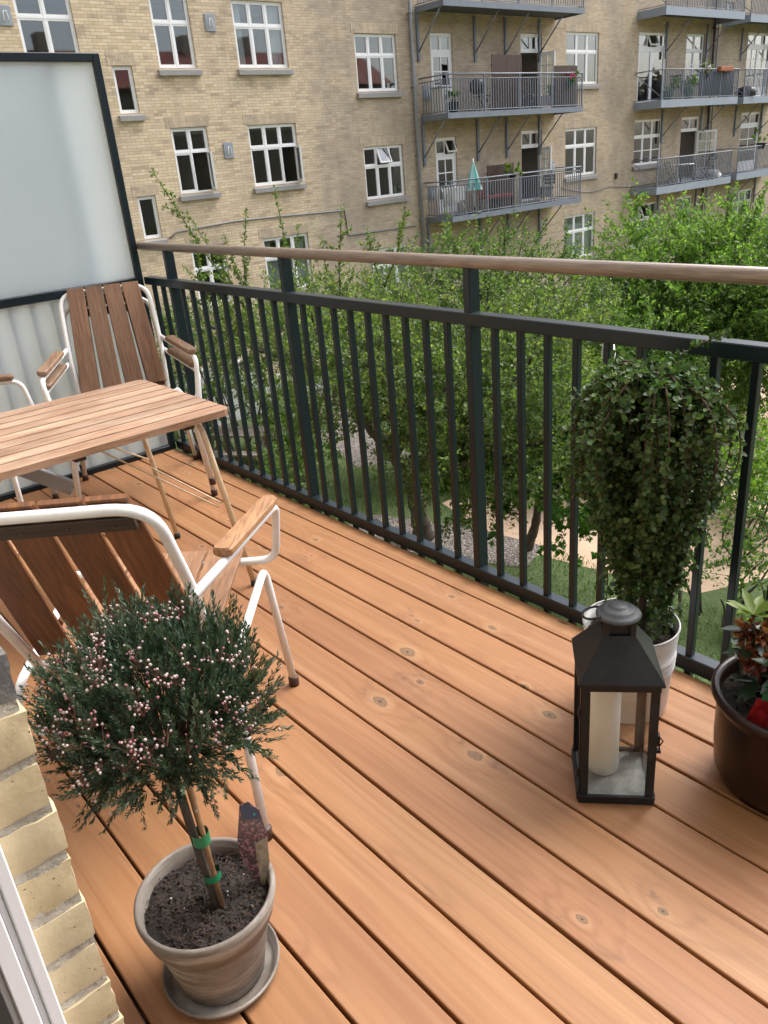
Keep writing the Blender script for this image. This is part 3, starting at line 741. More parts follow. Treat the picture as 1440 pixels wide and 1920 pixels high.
# door frame: white profile with a groove, dark rubber and door leaf edge
fr = MB()
for (y0, y1, x1) in ((.044, .0575, -.742), (.036, .044, -.749), (.018, .036, -.740), (.010, .018, -.750)): fr.cbox(-.80, x1, y0, y1, 0, 2.4, .0015)
fr.build('door_frame', M['upvc'], home, True)
g = MB(); g.box(-.80, -.742, -.02, .0095, 0, 2.4); g.box(-.80, -.735, -.06, -.021, 0, 2.4); g.build('door_seal', M['gasket'], home, True)
MB().box(-.80, -.73, -.14, -.061, 0, 2.4).build('door_edge', M['upvc'], home, True)

deck = empty('deck', (-1.6, 1.0, 0)); tag(deck, kind='structure')
PITCH = .1463
pl = MB()
def plank_profile():
    hw, c = PITCH/2-.0037, .0036
    return [(-hw, -.027), (hw, -.027), (hw, -c), (hw-c*.35, -c*.35), (hw-c, 0), (-hw+c, 0), (-hw+c*.35, -c*.35), (-hw, -c)]
pr = plank_profile(); L2 = 3.0
vs = [(-2.78, y, z) for y, z in pr]+[(L2, y, z) for y, z in pr]; n = len(pr)
pl.quadset(vs, [(i, (i+1) % n, n+(i+1) % n, n+i)[::-1] for i in range(n)]+[tuple(range(n)), tuple(range(n, 2*n))[::-1]])
pme = pl.mesh('plank', M['deck_wood'])
yy = 1.8277+PITCH/2-.012
for k in range(13):
    yc = 1.8277-PITCH*(k-.5)
    o = link('plank', pme, deck, V(-1.6, yc, rnd.uniform(-.0012, .0012))-deck.location); o.rotation_euler = (rnd.uniform(-.004, .004), 0, rnd.uniform(-.0006, .0006))
    if k == 0: o.scale = (1, .63, 1); o.location.y -= .027
for x in (-4.2, -3.7, -3.2, -2.7, -2.2, -1.7, -1.2, -.7, -.2, .3, .8, 1.3): MB().box(x-.022, x+.022, WY+.01, 1.88, -.075, -.029).build('joist', M['dark_batten'], deck, True)
o = MB().box(-4.6, 1.6, WY+.005, 1.90, -.26, -.0755).build('balcony_slab', M['slab']); tag(o, kind='structure')

# ================================================================== RAILING
RY = 1.93
rail = empty('balcony_railing', (-1.6, RY, 0)); tag(rail, 'dark painted metal balcony railing with round brown wooden handrail', 'railing')
XA, XB = -4.40, 1.25
DM = M['dark_metal']
MB().tube([(XA+.01, RY+.012, 1.173), (XB, RY+.012, 1.173)], .0212, 20).build('handrail', M['handrail_wood'], rail, True)
MB().cbox(XA+.022, XB, RY-.006, RY+.044, .970, 1.011, .003).build('middle_rail', DM, rail, True)
MB().cbox(XA+.022, XB, RY-.006, RY+.040, .004, .054, .003).build('bottom_rail', DM, rail, True)
pme = MB().cbox(0, .030, 0, .050, -.30, 1.155, .002).mesh('post', DM)
bme = MB().cbox(0, .021, 0, .022, -.045, .9695, .0018).mesh('baluster', DM)
x = -1.908
posts = [-1.908+1.095*k for k in range(-2, 3)]
for px in posts: link('post', pme, rail, V(px, RY-.001, 0)-rail.location)
for px in [posts[0]-1.095]+posts:
    for k in range(1, 10):
        bx = px+.004+k*.1091
        if bx < XA+.03 or bx > XB: continue
        if min(abs(bx-q) for q in posts) < .04: continue
        link('baluster', bme, rail, V(bx, RY+.004, 0)-rail.location)

# ================================================================== PRIVACY SCREEN
SX = -4.41
scr = empty('privacy_screen', (SX, 1.0, 0)); tag(scr, 'frosted glass privacy screen in a dark metal frame at the balcony end', 'screen')
y0, y1 = .13, 1.925
MB().cbox(SX-.025, SX+.025, y1-.038, y1, -.06, 2.10, .003).build('stile', DM, scr, True)
MB().cbox(SX-.025, SX+.025, y0, y0+.045, -.06, 2.10, .003).build('stile', DM, scr, True)
for (a, b, nm) in ((2.062, 2.10, 'top_rail'), (.968, 1.012, 'middle_rail'), (-.018, .030, 'bottom_rail')):
    MB().cbox(SX-.025, SX+.027, y0+.046, y1-.039, a, b, .003).build(nm, DM, scr, True)
for (a, b) in ((1.013, 2.061), (.031, .967)):      # clear glass etched on the face towards the deck
    o = MB().box(SX-.004, SX+.004, y0+.046, y1-.039, a, b).build('pane', M['lantern_glass'], scr, True); o.data.materials.append(M['frosted_glass']); o.data.polygons[5].material_index = 1
sb = MB().box(-.011, .011, -.011, .011, -.045, .96).mesh('baluster', DM)
for k in range(16):
    yb = 1.84-k*.109
    if yb > y0+.05: link('baluster', sb, scr, V(SX-.0175, yb, 0)-scr.location)
# board added behind the upper pane to set its lighter and darker parts
wb = empty('added_backing_board', (SX-.05, .9, 0)); tag(wb, 'pale board added behind the frosted upper pane to shape the light through it', 'board')
MB().box(SX-.062, SX-.046, .14, 1.655, 1.0, 2.05).build('upper_panel', M['white_plastic'], wb, True)
MB().box(SX-.048, SX-.010, 1.656, 1.678, 1.0, 2.055).build('edge_shade_strip', M['plate_grey'], wb, True)  # grey strip put in as the soft shadow line along the board edge

# ================================================================== CHAIRS (local: x right, y forward, z up)
def slat_between(p_top, p_bot, w_top, w_bot, side, nrm, th, c=.0025):
    """tapered board between two points; rounded by small chamfers"""
    mb = MB(); p_top, p_bot = Vector(p_top), Vector(p_bot); vs = []
    for p, w_ in ((p_bot, w_bot), (p_top, w_top)):
        h = w_/2
        for (u, v) in ((-h+c, 0), (h-c, 0), (h, c), (h, th-c), (h-c, th), (-h+c, th), (-h, th-c), (-h, c)):
            vs.append(p+side*u+nrm*v)
    n = 8; mb.quadset(vs, [(i, (i+1) % n, n+(i+1) % n, n+i) for i in range(n)]+[tuple(range(n))[::-1], tuple(range(n, 2*n))])
    return mb
def fix_normals(me):
    import bmesh
    b = bmesh.new(); b.from_mesh(me); bmesh.ops.recalc_face_normals(b, faces=b.faces); b.to_mesh(me); b.free()
def make_chair():
    t = empty('garden_chair'); WT = M['white_tube']; r = .0125
    back = fillet([(-.215, -.115, .40), (-.232, -.248, .667), (-.222, -.378, .928), (.222, -.378, .928), (.232, -.248, .667), (.215, -.115, .40)], .085, 8)
    MB().tube(back, r, 10).build('back_tube', WT, t)
    arm = fillet([(-.236, -.275, .668), (-.352, .285, .638), (-.322, .330, .440), (.322, .330, .440), (.352, .285, .638), (.236, -.275, .668)], .05, 6)
    at = MB().tube(arm, r*.95, 10).build('arm_tube', WT, t)
    for s in (-1, 1):
        leg = fillet([(s*.322, .312, .02), (s*.286, .306, .425), (s*.262, -.17, .40), (s*.307, -.31, .02)], .045, 6)
        lf = MB().tube(leg, r*.95, 10).build('leg_frame', WT, t)
        for (a, b) in ((.312, .322), (-.31, .307)):
            MB().lathe([(0, 0), (.0165, 0), (.0165, .030), (.0135, .034), (0, .034)], 12, (s*b, a, 0)).build('foot_cap', M['brown_cap'], lf)
        # armrest: flat rounded wooden bar on the arm tube
        a, b = V(s*.270, -.10, .671), V(s*.345, .262, .652); d = (b-a).normalized(); sd_ = d.cross(V(0,0,1)).normalized(); up = V(0,0,1)
        L_ = (b-a).length; n = 7; poly = []
        for k in range(n): an = -math.pi/2+math.pi*k/(n-1); poly.append((L_-.022+.022*math.cos(an), .025*math.sin(an)))
        for k in range(n): an = math.pi/2+math.pi*k/(n-1); poly.append((.010+.010*math.cos(an), .025*math.sin(an)))
        m1 = MB(); nn = len(poly); vs = []
        for (zz, sh) in ((0, .80), (.006, 1), (.018, 1), (.024, .82)):
            for (u, v) in poly: vs.append(a+d*(L_/2+(u-L_/2)*(1-(1-sh)*.08))+sd_*(v*sh)+up*zz)
        F = [(k*nn+i, k*nn+(i+1) % nn, (k+1)*nn+(i+1) % nn, (k+1)*nn+i) for k in range(3) for i in range(nn)]+[tuple(range(nn))[::-1], tuple(range(3*nn, 4*nn))]
        m1.quadset(vs, F); o = m1.build('armrest', M['teak_arm'], t); fix_normals(o.data)
    nb = V(0, .889, .457).normalized(); dl = V(0, -.457, .889)
    bt = V(0, -.358, .888)+nb*.0045
    mb = MB(); mb.obox(bt, V(1,0,0), dl, nb, .178, .020, .0075, .002); bk = mb.build('backrest', M['dark_batten'], t)
    for k in range(4):
        u = k-1.5
        o = slat_between((u*.0915, -.373, .948), (u*.112, -.128, .458), .085, .093, V(1,0,0), nb, .012).build('back_slat', M['teak_back'], bk); fix_normals(o.data)
        MB().ball(bt+V(u*.0915, 0, 0)-nb*.008, .0035, 6, 4).build('screw', M['brown_cap'], bk)
    sb_ = MB().tube([(-.255, -.09, .405), (.255, -.09, .405)], r*.9, 8).build('seat', WT, t)
    for k in range(4):
        u = k-1.5
        o = slat_between((u*.113, .372, .457), (u*.106, -.118, .428), .105, .098, V(1,0,0), V(0, -.06, 1).normalized(), .013).build('seat_slat', M['teak_seat'], sb_); fix_normals(o.data)
    return t
def regrey(root):
    for c in root.children:
        if c.name.startswith('armrest'): c.material_slots[0].link = 'OBJECT'; c.material_slots[0].material = M['teak_arm_grey']
ch = make_chair()
ch.location = (-1.821, .604, 0); ch.rotation_euler = (0, 0, R(50.5))
tag(ch, 'white tube garden chair with teak slats, back turned to the viewer, behind the heather pot', 'chair', 'teak slat garden chairs')
c2 = copy_tree(ch); c2.location = (-3.915, 1.505, 0); c2.rotation_euler = (0, 0, R(-111))
tag(c2, 'lower of the two stacked teak garden chairs in the railing corner', 'chair')
c3 = copy_tree(ch); c3.location = (-3.905, 1.502, .066); c3.rotation_euler = (0, 0, R(-111))
tag(c3, 'upper of the two stacked teak garden chairs in the railing corner', 'chair')
c4 = copy_tree(ch); c4.location = (-4.02, .68, 0); c4.rotation_euler = (0, 0, R(-28))
for q in (c2, c3, c4): regrey(q)
for c in ch.children:
    for g in c.children:
        if g.name.startswith('back_slat'): g.material_slots[0].link = 'OBJECT'; g.material_slots[0].material = M['teak_back_dark']
tag(c4, 'teak garden chair cut off by the photo edge, only one armrest showing behind the table', 'chair')

# ================================================================== TABLE
tb = empty('garden_table', (-2.91, .79, 0)); tag(tb, 'slatted light teak garden table on cream tube legs', 'table')
tx0, tx1, ty0, ty1 = -.375, .375, -.58, .558
ns = 9; pw = (tx1-tx0)/ns
for k in range(ns):
    a, b = tx0+pw*k+(.0058 if k else 0), tx0+pw*(k+1)-(.0058 if k < ns-1 else 0); hi, lo = ty1, ty0
    cut = .028
    poly = [(a, lo), (b, lo), (b, hi), (a, hi)]
    if k == 0: poly = [(a+cut, lo), (b, lo), (b, hi), (a+cut, hi), (a+.008, hi-.010), (a, hi-cut), (a, lo+cut)]
    if k == ns-1: poly = [(a, lo), (b-cut, lo), (b, lo+cut), (b, hi-cut), (b-.008, hi-.010), (b-cut, hi), (a, hi)]
    mb = MB(); n = len(poly); vs = []
    cx, cy = sum(p[0] for p in poly)/n, sum(p[1] for p in poly)/n
    for zz, ins in ((.696, 0), (.7195, 0), (.7205, .0008)):
        for p in poly: vs.append((p[0]+(ins if p[0] < cx else -ins), p[1]+(ins if p[1] < cy else -ins), zz+rnd.uniform(-.0002, .0002)))
    mb.quadset(vs, [tuple(range(n))[::-1], tuple(range(2*n, 3*n))]+[(j_*n+i, j_*n+(i+1) % n, (j_+1)*n+(i+1) % n, (j_+1)*n+i) for j_ in (0, 1) for i in range(n)])
    mb.build('table_slat', M['teak_table'], tb)
for y in (-.40, 0, .40): MB().cbox(tx0+.03, tx1-.03, y-.02, y+.02, .674, .6955, .002).build('cross_batten', M['dark_batten'], tb)
for sy in (-1, 1):
    for sx_ in (-1, 1):
        top = V(sx_*.255, sy*.46, .680); foot = V((.385 if sx_ > 0 else -.277), sy*.53 if sy > 0 else -.50, .0)
        pth = fillet([top+V(-sx_*.06, 0, 0), top+V(sx_*.05, 0, -.004), foot+V(0, 0, .012)], .10, 7)
        MB().tube(pth, .0115, 10).build('leg', M['cream_tube'], tb)
        MB().lathe([(0, 0), (.014, 0), (.014, .024), (0, .026)], 10, tuple(foot)).build('foot_cap', M['rubber'], tb)
    br = MB(); br.tube([V(-.272, sy*.47, .40), V(.0, sy*.10, .672)], .0035, 5); br.tube([V(.318, sy*.47, .34), V(-.10, sy*.08, .672)], .0035, 5); br.tube([V(-.276, sy*.475, .36), V(.335, sy*.475, .36)], .0035, 5)
    br.build('brace_wire', M['cream_tube'], tb)
o = MB().obox(V(-3.98, .98, .235), V(.70, .50, -.32).normalized(), V(-.5, .7, 0).normalized(), V(.26, .19, 1).normalized(), .22, .012, .04, .002).build('grey_board', M['grey_brace']); tag(o, 'grey flat bar leaning under the table in front of the frosted pane', 'bar')

# ================================================================== LANTERN
LA = math.atan2(.745, .667)   # direction of its front edge is perpendicular to the front normal
lan = empty('lantern', (-.915, 1.395, 0), math.atan2(.667, .745)); tag(lan, 'black metal lantern with glass sides and a round chimney cap on the deck', 'lantern')
LM = M['lantern_metal']; hw = .087
MB().cbox(-hw, hw, -hw, hw, .004, .014, .002).build('base_plate', M['lantern_floor'], lan)
mb = MB()
for s in (-1, 1):
    mb.cbox(-hw-.004, hw+.004, s*hw-.005+s*.002, s*hw+.005+s*.002, 0, .024, .002); mb.cbox(s*hw-.005+s*.002, s*hw+.005+s*.002, -hw+.004, hw-.004, 0, .024, .002)
mb.build('base_rim', LM, lan)
for sx_ in (-1, 1):
    for sy in (-1, 1):
        m1 = MB(); m1.cbox(min(sx_*hw, sx_*(hw-.019)), max(sx_*hw, sx_*(hw-.019)), sy*hw-.003, sy*hw+.003, .0245, .334, .001); m1.cbox(sx_*hw-.003, sx_*hw+.003, min(sy*(hw-.004), sy*(hw-.019)), max(sy*(hw-.004), sy*(hw-.019)), .0245, .334, .001)
        m1.build('corner_post', LM, lan)
mb = MB()
for s in (-1, 1): mb.cbox(-hw-.003, hw+.003, s*hw-.004, s*hw+.004, .3345, .352, .001); mb.cbox(s*hw-.004, s*hw+.004, -hw+.0045, hw-.0045, .3345, .352, .001)
mb.build('top_frame', LM, lan)
for s in (-1, 1):
    MB().box(-hw+.006, hw-.006, s*(hw-.006)-.0012, s*(hw-.006)+.0012, .02, .338).build('pane', M['lantern_glass'], lan)
    MB().box(s*(hw-.006)-.0012, s*(hw-.006)+.0012, -hw+.0075, hw-.0075, .02, .338).build('pane', M['lantern_glass'], lan)
mb = MB(); a, b = hw+.010, .036; e = .006
vs = [(-a,-a,.3525),(a,-a,.3525),(a,a,.3525),(-a,a,.3525),(-a,-a,.3525+e),(a,-a,.3525+e),(a,a,.3525+e),(-a,a,.3525+e),(-b,-b,.452),(b,-b,.452),(b,b,.452),(-b,b,.452)]
mb.quadset(vs, [(0,3,2,1)]+[(i, (i+1) % 4, 4+(i+1) % 4, 4+i) for i in range(4)]+[(4+i, 4+(i+1) % 4, 8+(i+1) % 4, 8+i) for i in range(4)]+[(8,9,10,11)])
mb.build('roof', LM, lan)
mb = MB()
for (z0, z1, q) in ((.452, .490, .030),):
    for sx_ in (-1, 1):
        for sy in (-1, 1): mb.box(sx_*q-.006, sx_*q+.006, sy*q-.006, sy*q+.006, z0, z1)
mb.box(-.027, .027, -.027, .027, .4525, .486)
mb.build('chimney', M['wick'], lan)
MB().lathe([(0, .489), (.046, .487), (.0515, .489), (.052, .493), (.046, .499), (.039, .501), (.0375, .505), (.029, .509), (.021, .510), (.0195, .514), (.012, .517), (0, .518)], 32).build('cap', M['cap_metal'], lan)
MB().tube([V(-.050+.026*math.cos(k*2*math.pi/20)-.006, .026*math.sin(k*2*math.pi/20), .493+.006*math.cos(k*2*math.pi/20)) for k in range(20)], .003, 6, closed=True).build('ring_handle', LM, lan)
mb = MB(); mb.box(hw+.003, hw+.010, -hw+.008, -hw+.026, .17, .20); mb.box(hw+.003, hw+.013, -hw+.010, -hw+.022, .148, .156); mb.tube([V(hw+.012, -hw+.015, .19), V(hw+.018, -hw+.015, .18), V(hw+.010, -hw+.015, .165), V(hw+.014, -hw+.015, .145)], .0018, 5); mb.build('latch', LM, lan)
mb = MB(); mb.box(-hw-.009, -hw-.003, -hw+.004, -hw+.012, .255, .275); mb.box(-hw-.009, -hw-.003, -hw+.004, -hw+.012, .075, .095); mb.build('hinge', LM, lan)
can = empty('candle', (-.948, 1.402, .0145)); tag(can, 'tall cream pillar candle standing inside the lantern', 'candle')
MB().lathe([(0, 0), (.038, 0), (.0395, .002), (.0395, .292), (.038, .297), (.030, .299), (0, .296)], 32).build('wax', M['wax'], can)
MB().tube([(0, 0, .296), (.001, 0, .306), (.003, .001, .312)], .0012, 5).build('wick', M['wick'], can)

# ================================================================== leaf mesh helper
def unit(a): return a/np.maximum(np.linalg.norm(a, axis=-1, keepdims=True), 1e-9)
def leaf_mesh(name, P, D, N, L, Wd, mat, oval=False, fold=.18, droop=0.0):
    n = len(P); D = unit(D); S = unit(np.cross(D, N)); N = unit(np.cross(S, D))
    L = np.broadcast_to(np.asarray(L, float).reshape(-1, 1), (n, 1)); Wd = np.broadcast_to(np.asarray(Wd, float).reshape(-1, 1), (n, 1))
    if oval:
        v = np.stack([P, P+D*L*.28+S*Wd*.44+N*Wd*fold, P+D*L*.70+S*Wd*.42+N*(Wd*fold-L*droop*.5), P+D*L-N*L*droop, P+D*L*.70-S*Wd*.42+N*(Wd*fold-L*droop*.5), P+D*L*.28-S*Wd*.44+N*Wd*fold], 1)
        fi = np.array([[0, 1, 2, 3], [0, 3, 4, 5]])
    else:
        v = np.stack([P, P+D*L*.5+S*Wd*.5+N*Wd*fold, P+D*L, P+D*L*.5-S*Wd*.5+N*Wd*fold], 1)
        fi = np.array([[0, 1, 2], [0, 2, 3]])
    k = v.shape[1]; m = fi.shape[1]
    F = (fi[None]+np.arange(n)[:, None, None]*k).reshape(-1, m)
    me = bpy.data.meshes.new(name); me.vertices.add(n*k); me.vertices.foreach_set('co', v.reshape(-1).astype(np.float32))
    me.loops.add(F.size); me.loops.foreach_set('vertex_index', F.reshape(-1).astype(np.int32))
    me.polygons.add(len(F)); me.polygons.foreach_set('loop_start', (np.arange(len(F))*m).astype(np.int32)); me.polygons.foreach_set('loop_total', np.full(len(F), m, np.int32))
    me.materials.append(mat); me.update(calc_edges=True); return me
def randdir(n): return unit(rng.normal(size=(n, 3)))

# ================================================================== HEATHER STANDARD in terracotta pot
HX, HY = -1.15, .385
sau = MB().lathe([(0, .004), (.096, .004), (.106, .008), (.115, .026), (.119, .028), (.120, .022), (.110, .003), (.102, 0), (0, 0)], 40).build('saucer', None or M['zinc_edge']); sau.location = (HX, HY, 0.0005)
def m_pot():
    t = NT('weathered_clay'); vec = t.coord(); a = t.noise(vec, 9, 5, .65); b = t.noise(vec, 40, 4, .7)
    band = t.noise(t.coord((3, 3, 30)), 1.5, 4, .6)
    c = t.mix(t.rng(a, .35, .65), (.125, .100, .082), (.215, .185, .155)); c = t.mix(t.rng(band, .48, .62, 0, .75), c, (.37, .34, .30))
    c = t.mix(t.rng(t.noise(vec, 5, 4, .6), .55, .72, 0, .5), c, (.085, .06, .045))
    p = t.bsdf(Base__Color=c, Roughness=.8); t.set(p, 'Normal', t.bump(t.math('ADD', b, band), .3, .003)); M['weathered_clay'] = t.m
m_pot()
sau.data.materials[0] = M['weathered_clay']; tag(sau, 'grey clay saucer under the heather pot', 'saucer')
pot = empty('heather_pot', (HX, HY, .0045)); tag(pot, 'weathered grey clay flower pot holding the heather tree', 'flower pot')
MB().lathe([(0, 0), (.082, 0), (.086, .004), (.104, .095), (.118, .158), (.1195, .163), (.126, .166), (.134, .198), (.137, .212), (.136, .220), (.131, .223), (.126, .219), (.121, .190), (.119, .150), (0, .150)], 48, wob=.006).build('pot_body', M['weathered_clay'], pot)
def soil_disc(parent, r, z, seed, amp=.006):
    r_ = random.Random(seed); mb = MB(); rings, seg = 10, 36; vs = [(0, 0, z+amp)]
    for i in range(1, rings+1):
        for k in range(seg):
            a = 2*math.pi*k/seg; q = r*i/rings; vs.append((q*math.cos(a), q*math.sin(a), z+r_.uniform(-amp, amp)+amp*(1-i/rings)))
    F = [(0, 1+k, 1+(k+1) % seg) for k in range(seg)]+[(1+(i*seg)+k, 1+((i+1)*seg)+k, 1+((i+1)*seg)+(k+1) % seg, 1+(i*seg)+(k+1) % seg) for i in range(rings-1) for k in range(seg)]
    mb.quadset(vs, F, False); o = mb.build('soil', M['soil'], parent)
    # crumbs, dry needles and perlite on top, one mass
    n = 900; rr = r*.98*np.sqrt(rng.random(n)); an = rng.random(n)*2*np.pi
    P = np.stack([rr*np.cos(an), rr*np.sin(an), z+.004+rng.random(n)*.006], 1); D = rng.normal(size=(n, 3)); D[:, 2] *= .25
    o2 = link('soil_litter', leaf_mesh('soil_litter', P, D, np.tile([0, 0, 1.], (n, 1))+.3*rng.normal(size=(n, 3)), .006+.014*rng.random(n), .0012+.0014*rng.random(n), M['dry_needle']), parent); o2['kind'] = 'stuff'
    cr_ = MB()
    for _ in range(260):
        q = r*.96*math.sqrt(r_.random()); a = r_.uniform(0, 6.3); s_ = r_.uniform(.0015, .0050); cr_.ball((q*math.cos(a), q*math.sin(a), z+.004), s_, 4, 3)
    o3 = cr_.build('soil_crumbs', M['soil_bit'], parent); o3['kind'] = 'stuff'
    pe = MB()
    for _ in range(6):
        q = r*.9*math.sqrt(r_.random()); a = r_.uniform(0, 6.3); pe.ball((q*math.cos(a), q*math.sin(a), z+.008), r_.uniform(.0015, .003), 5, 3)
    o4 = pe.build('perlite', M['perlite'], parent); o4['kind'] = 'stuff'
soil_disc(pot, .1235, .188, 5)
hea = empty('heather_tree', (HX, HY, .19)); tag(hea, 'heather trained as a ball on a short stem with tiny white and pink flowers', 'plant')
def heather():
    CZ = .478; RC = np.array([.190, .190, .150]); C = np.array([0, 0, CZ])
    st = MB(); st.tube(curve([(.022, .012, -.01), (.012, .006, .10), (.004, .0, .22), (-.004, -.004, .33)]), [.0085]*24+[.006], 8); st.build('stem', M['bark'], hea)
    ca = MB(); ca.tube([(.034, .016, -.01), (.014, .012, .36)], .0052, 7); ca.build('cane', M['cane'], hea)
    ca = MB(); ca.tube([(.015, .024, -.01), (.002, .010, .36)], .0045, 7); ca.build('cane', M['cane'], hea)
    for z, h in ((.075, .016), (.165, .026)):
        cxx, cyy = (.019, .0145) if z < .1 else (.014, .0115)
        MB().lathe([(.0168, z), (.0170, z+h*.5), (.0165, z+h)], 12, (cxx, cyy, 0)).build('tie', M['green_tie'], hea)
    # shoots over the ball; they leave the centre and turn up
    n = 1250; d = randdir(n); d = d[d[:, 2] > -.92]
    n = len(d); up = np.array([0, 0, 1.])
    depth = .30+.62*rng.random(n)**.6
    start = C+d*RC*depth[:, None]*np.where(d[:, 2:3] < -.45, np.array([[.94, .94, 1.0]]), 1.0); dirv = unit(d*np.where(d[:, 2:3] > -.1, .42, .62)+up*np.where(d[:, 2:3] > -.1, .80, .52)+.20*rng.normal(size=(n, 3)))
    ln = .048+.040*rng.random(n)**1.5; ln *= np.where(rng.random(n) > .93, 1.35, 1.0)
    br = MB()
    for i in range(0, n, 5):
        a = C+np.array([0, 0, -.13])+d[i]*RC*.12; br.tube([tuple(a), tuple(C*.0+C+d[i]*RC*depth[i]*.55-np.array([0, 0, .02])), tuple(start[i]), tuple(start[i]+dirv[i]*ln[i])], [.0016, .0012, .0009, .0005], 3, cap=False)
    br.build('branches', M['twig'], hea)
    m = 46; tt = (np.arange(m)/m)[None, :].repeat(n, 0)+rng.random((n, m))*.02
    P = start[:, None]+dirv[:, None]*(ln[:, None]*tt)[..., None]
    ax = np.repeat(dirv[:, None], m, 1); q = randdir(n*m).reshape(n, m, 3); q = unit(q-ax*np.sum(q*ax, -1, keepdims=True))
    D = unit(ax*(.85+.4*tt[..., None])+q*.62)
    L = (.0130+.0075*rng.random((n, m)))*(1-.40*tt)
    tipn = np.where(rng.random(n) < .992, 0, 1)
    keep = np.repeat(tipn[:, None] == 0, m, 1).reshape(-1)
    Pf, Df, Lf = P.reshape(-1, 3), D.reshape(-1, 3), L.reshape(-1)
    link('needles', leaf_mesh('needles', Pf[keep], Df[keep], rng.normal(size=(keep.sum(), 3)), Lf[keep], .0027, M['needle'], fold=.1), hea)
    link('dry_needles', leaf_mesh('dry_needles', Pf[~keep], Df[~keep], rng.normal(size=((~keep).sum(), 3)), Lf[~keep]*1.2, .0026, M['needle_dry'], fold=.1), hea)
    # flowers near the upper half, in loose groups
    seeds = unit(np.array([(.4, -.5, .7), (-.2, -.6, .6), (.6, -.1, .75), (.1, .2, 1), (-.5, -.1, .8), (.75, -.45, .35), (.2, -.75, .35), (.55, .5, .6), (-.1, -.4, .9), (.85, .1, .3), (.65, -.7, .05), (.3, -.2, .95), (-.4, -.7, .3), (.8, .35, .1), (.45, -.8, .5), (.7, -.3, .65), (.25, -.5, .85), (.9, -.25, .15), (.05, -.85, .15), (.5, .15, .85)]))
    fw, fp = MB(), MB(); r_ = random.Random(3)
    stk = MB()
    for s_ in seeds:
        for g_ in range(r_.randint(3, 5)):
            q = Vector(s_)+Vector((r_.gauss(0, .11), r_.gauss(0, .11), r_.gauss(0, .11))); q.normalize()
            c0 = Vector(C)+Vector((q.x*RC[0], q.y*RC[1], q.z*RC[2]))*r_.uniform(.98, 1.10)+V(0, 0, .022)
            for _ in range(r_.randint(4, 10)):
                e = c0+Vector((r_.gauss(0, .010), r_.gauss(0, .010), r_.gauss(.002, .009))); stk.tube([c0-V(0, 0, .012), (c0+e)/2, e], [.0006, .0005, .0004], 3, cap=False)
                (fw if r_.random() < .75 else fp).ball(e, r_.uniform(.0016, .0030), 6, 4)
    stk.build('flower_stalks', M['stalk'], hea)['kind'] = 'stuff'
    for _ in range(60):
        q = Vector(randdir(1)[0]); p = Vector(C)+Vector((q.x*RC[0], q.y*RC[1], q.z*RC[2]))*r_.uniform(1, 1.14); fw.ball(p, r_.uniform(.002, .003), 6, 4)
    fw.build('white_flowers', M['flower_white'], hea)['kind'] = 'stuff'; fp.build('pink_flowers', M['flower_pink'], hea)['kind'] = 'stuff'
heather()
def plant_tag(name, label, base, tip, side, w_, poly, mats):
    o = empty(name, base); tag(o, label, 'plant label'); b = Vector(base); up = (Vector(tip)-b); L_ = up.length; up.normalize(); sd_ = Vector(side); sd_ = (sd_-up*sd_.dot(up)).normalized(); nr = sd_.cross(up)
    if nr.dot(Vector((0, 0, 1.5))-b) > 0: nr = -nr
    MB().prism([(x_*w_, y_*L_) for x_, y_ in poly], (0, 0, 0), sd_, up, nr, .0008).build('card', M[mats[0]], o)
    return o, sd_, up, nr, L_
o, sd_, up, nr, L_ = plant_tag('plant_tag', 'folded plant label with a flower picture stuck in the heather pot', (HX+.035, HY+.098, .185), (HX+.005, HY+.118, .375), (.70, .70, 0), .062,
    [(-.06, -.05), (.10, -.05), (.45, .30), (.5, .62), (.38, .90), (.05, 1), (-.25, .96), (-.5, .55), (-.45, .35), (-.15, .12)], ['tag_flowers'])
MB().prism([(.004, -.008), (.007, -.008), (.028, .055), (.031, .115), (.004, .10)], -nr*.0009, sd_, up, nr, -.0004).build('print_panel', M['tag_beige'], o)
MB().prism([(-.012, .155), (.024, .155), (.020, .172), (.002, .189), (-.014, .183)], -nr*.0009, sd_, up, nr, -.0004).build('print_panel', M['tag_blue'], o)
MB().prism([(.0125+.003*math.cos(k*.63), .166+.003*math.sin(k*.63)) for k in range(10)], -nr*.0014, sd_, up, nr, -.0003).build('print_dot', M['tag_teal'], o)

# ================================================================== COTONEASTER in white zinc pot
PX, PY = -1.066, 1.688
zp = empty('zinc_pot', (PX, PY, 0.001)); tag(zp, 'ribbed white zinc plant pot behind the lantern', 'flower pot')
prof = [(0, 0), (.108, 0), (.110, .004)]
for k in range(3):
    z = .145+k*.018; prof += [(.119+.0012*k, z-.006), (.1235+.0012*k, z), (.1195+.0012*k, z+.006)]
prof += [(.126, .225), (.129, .262)]
MB().lathe([(0,0),(.108,0),(.110,.004)]+prof[3:]+[(.129, .268), (.126, .268), (.123, .225), (.121, .19), (0, .19)], 48).build('pot_body', M['zinc_white'], zp)
MB().tube([(.1285*math.cos(k*2*math.pi/48), .1285*math.sin(k*2*math.pi/48), .2685) for k in range(48)], .0032, 6, closed=True).build('rim', M['zinc_edge'], zp)
mb = MB()
for a0 in (2.45, 5.6):
    mb.tube([(.131*math.cos(a0-.12), .131*math.sin(a0-.12), .245), (.150*math.cos(a0-.08), .150*math.sin(a0-.08), .252), (.150*math.cos(a0+.08), .150*math.sin(a0+.08), .252), (.131*math.cos(a0+.12), .131*math.sin(a0+.12), .245)], .004, 6)
mb.build('handle', M['zinc_edge'], zp)
soil_disc(zp, .122, .222, 9)
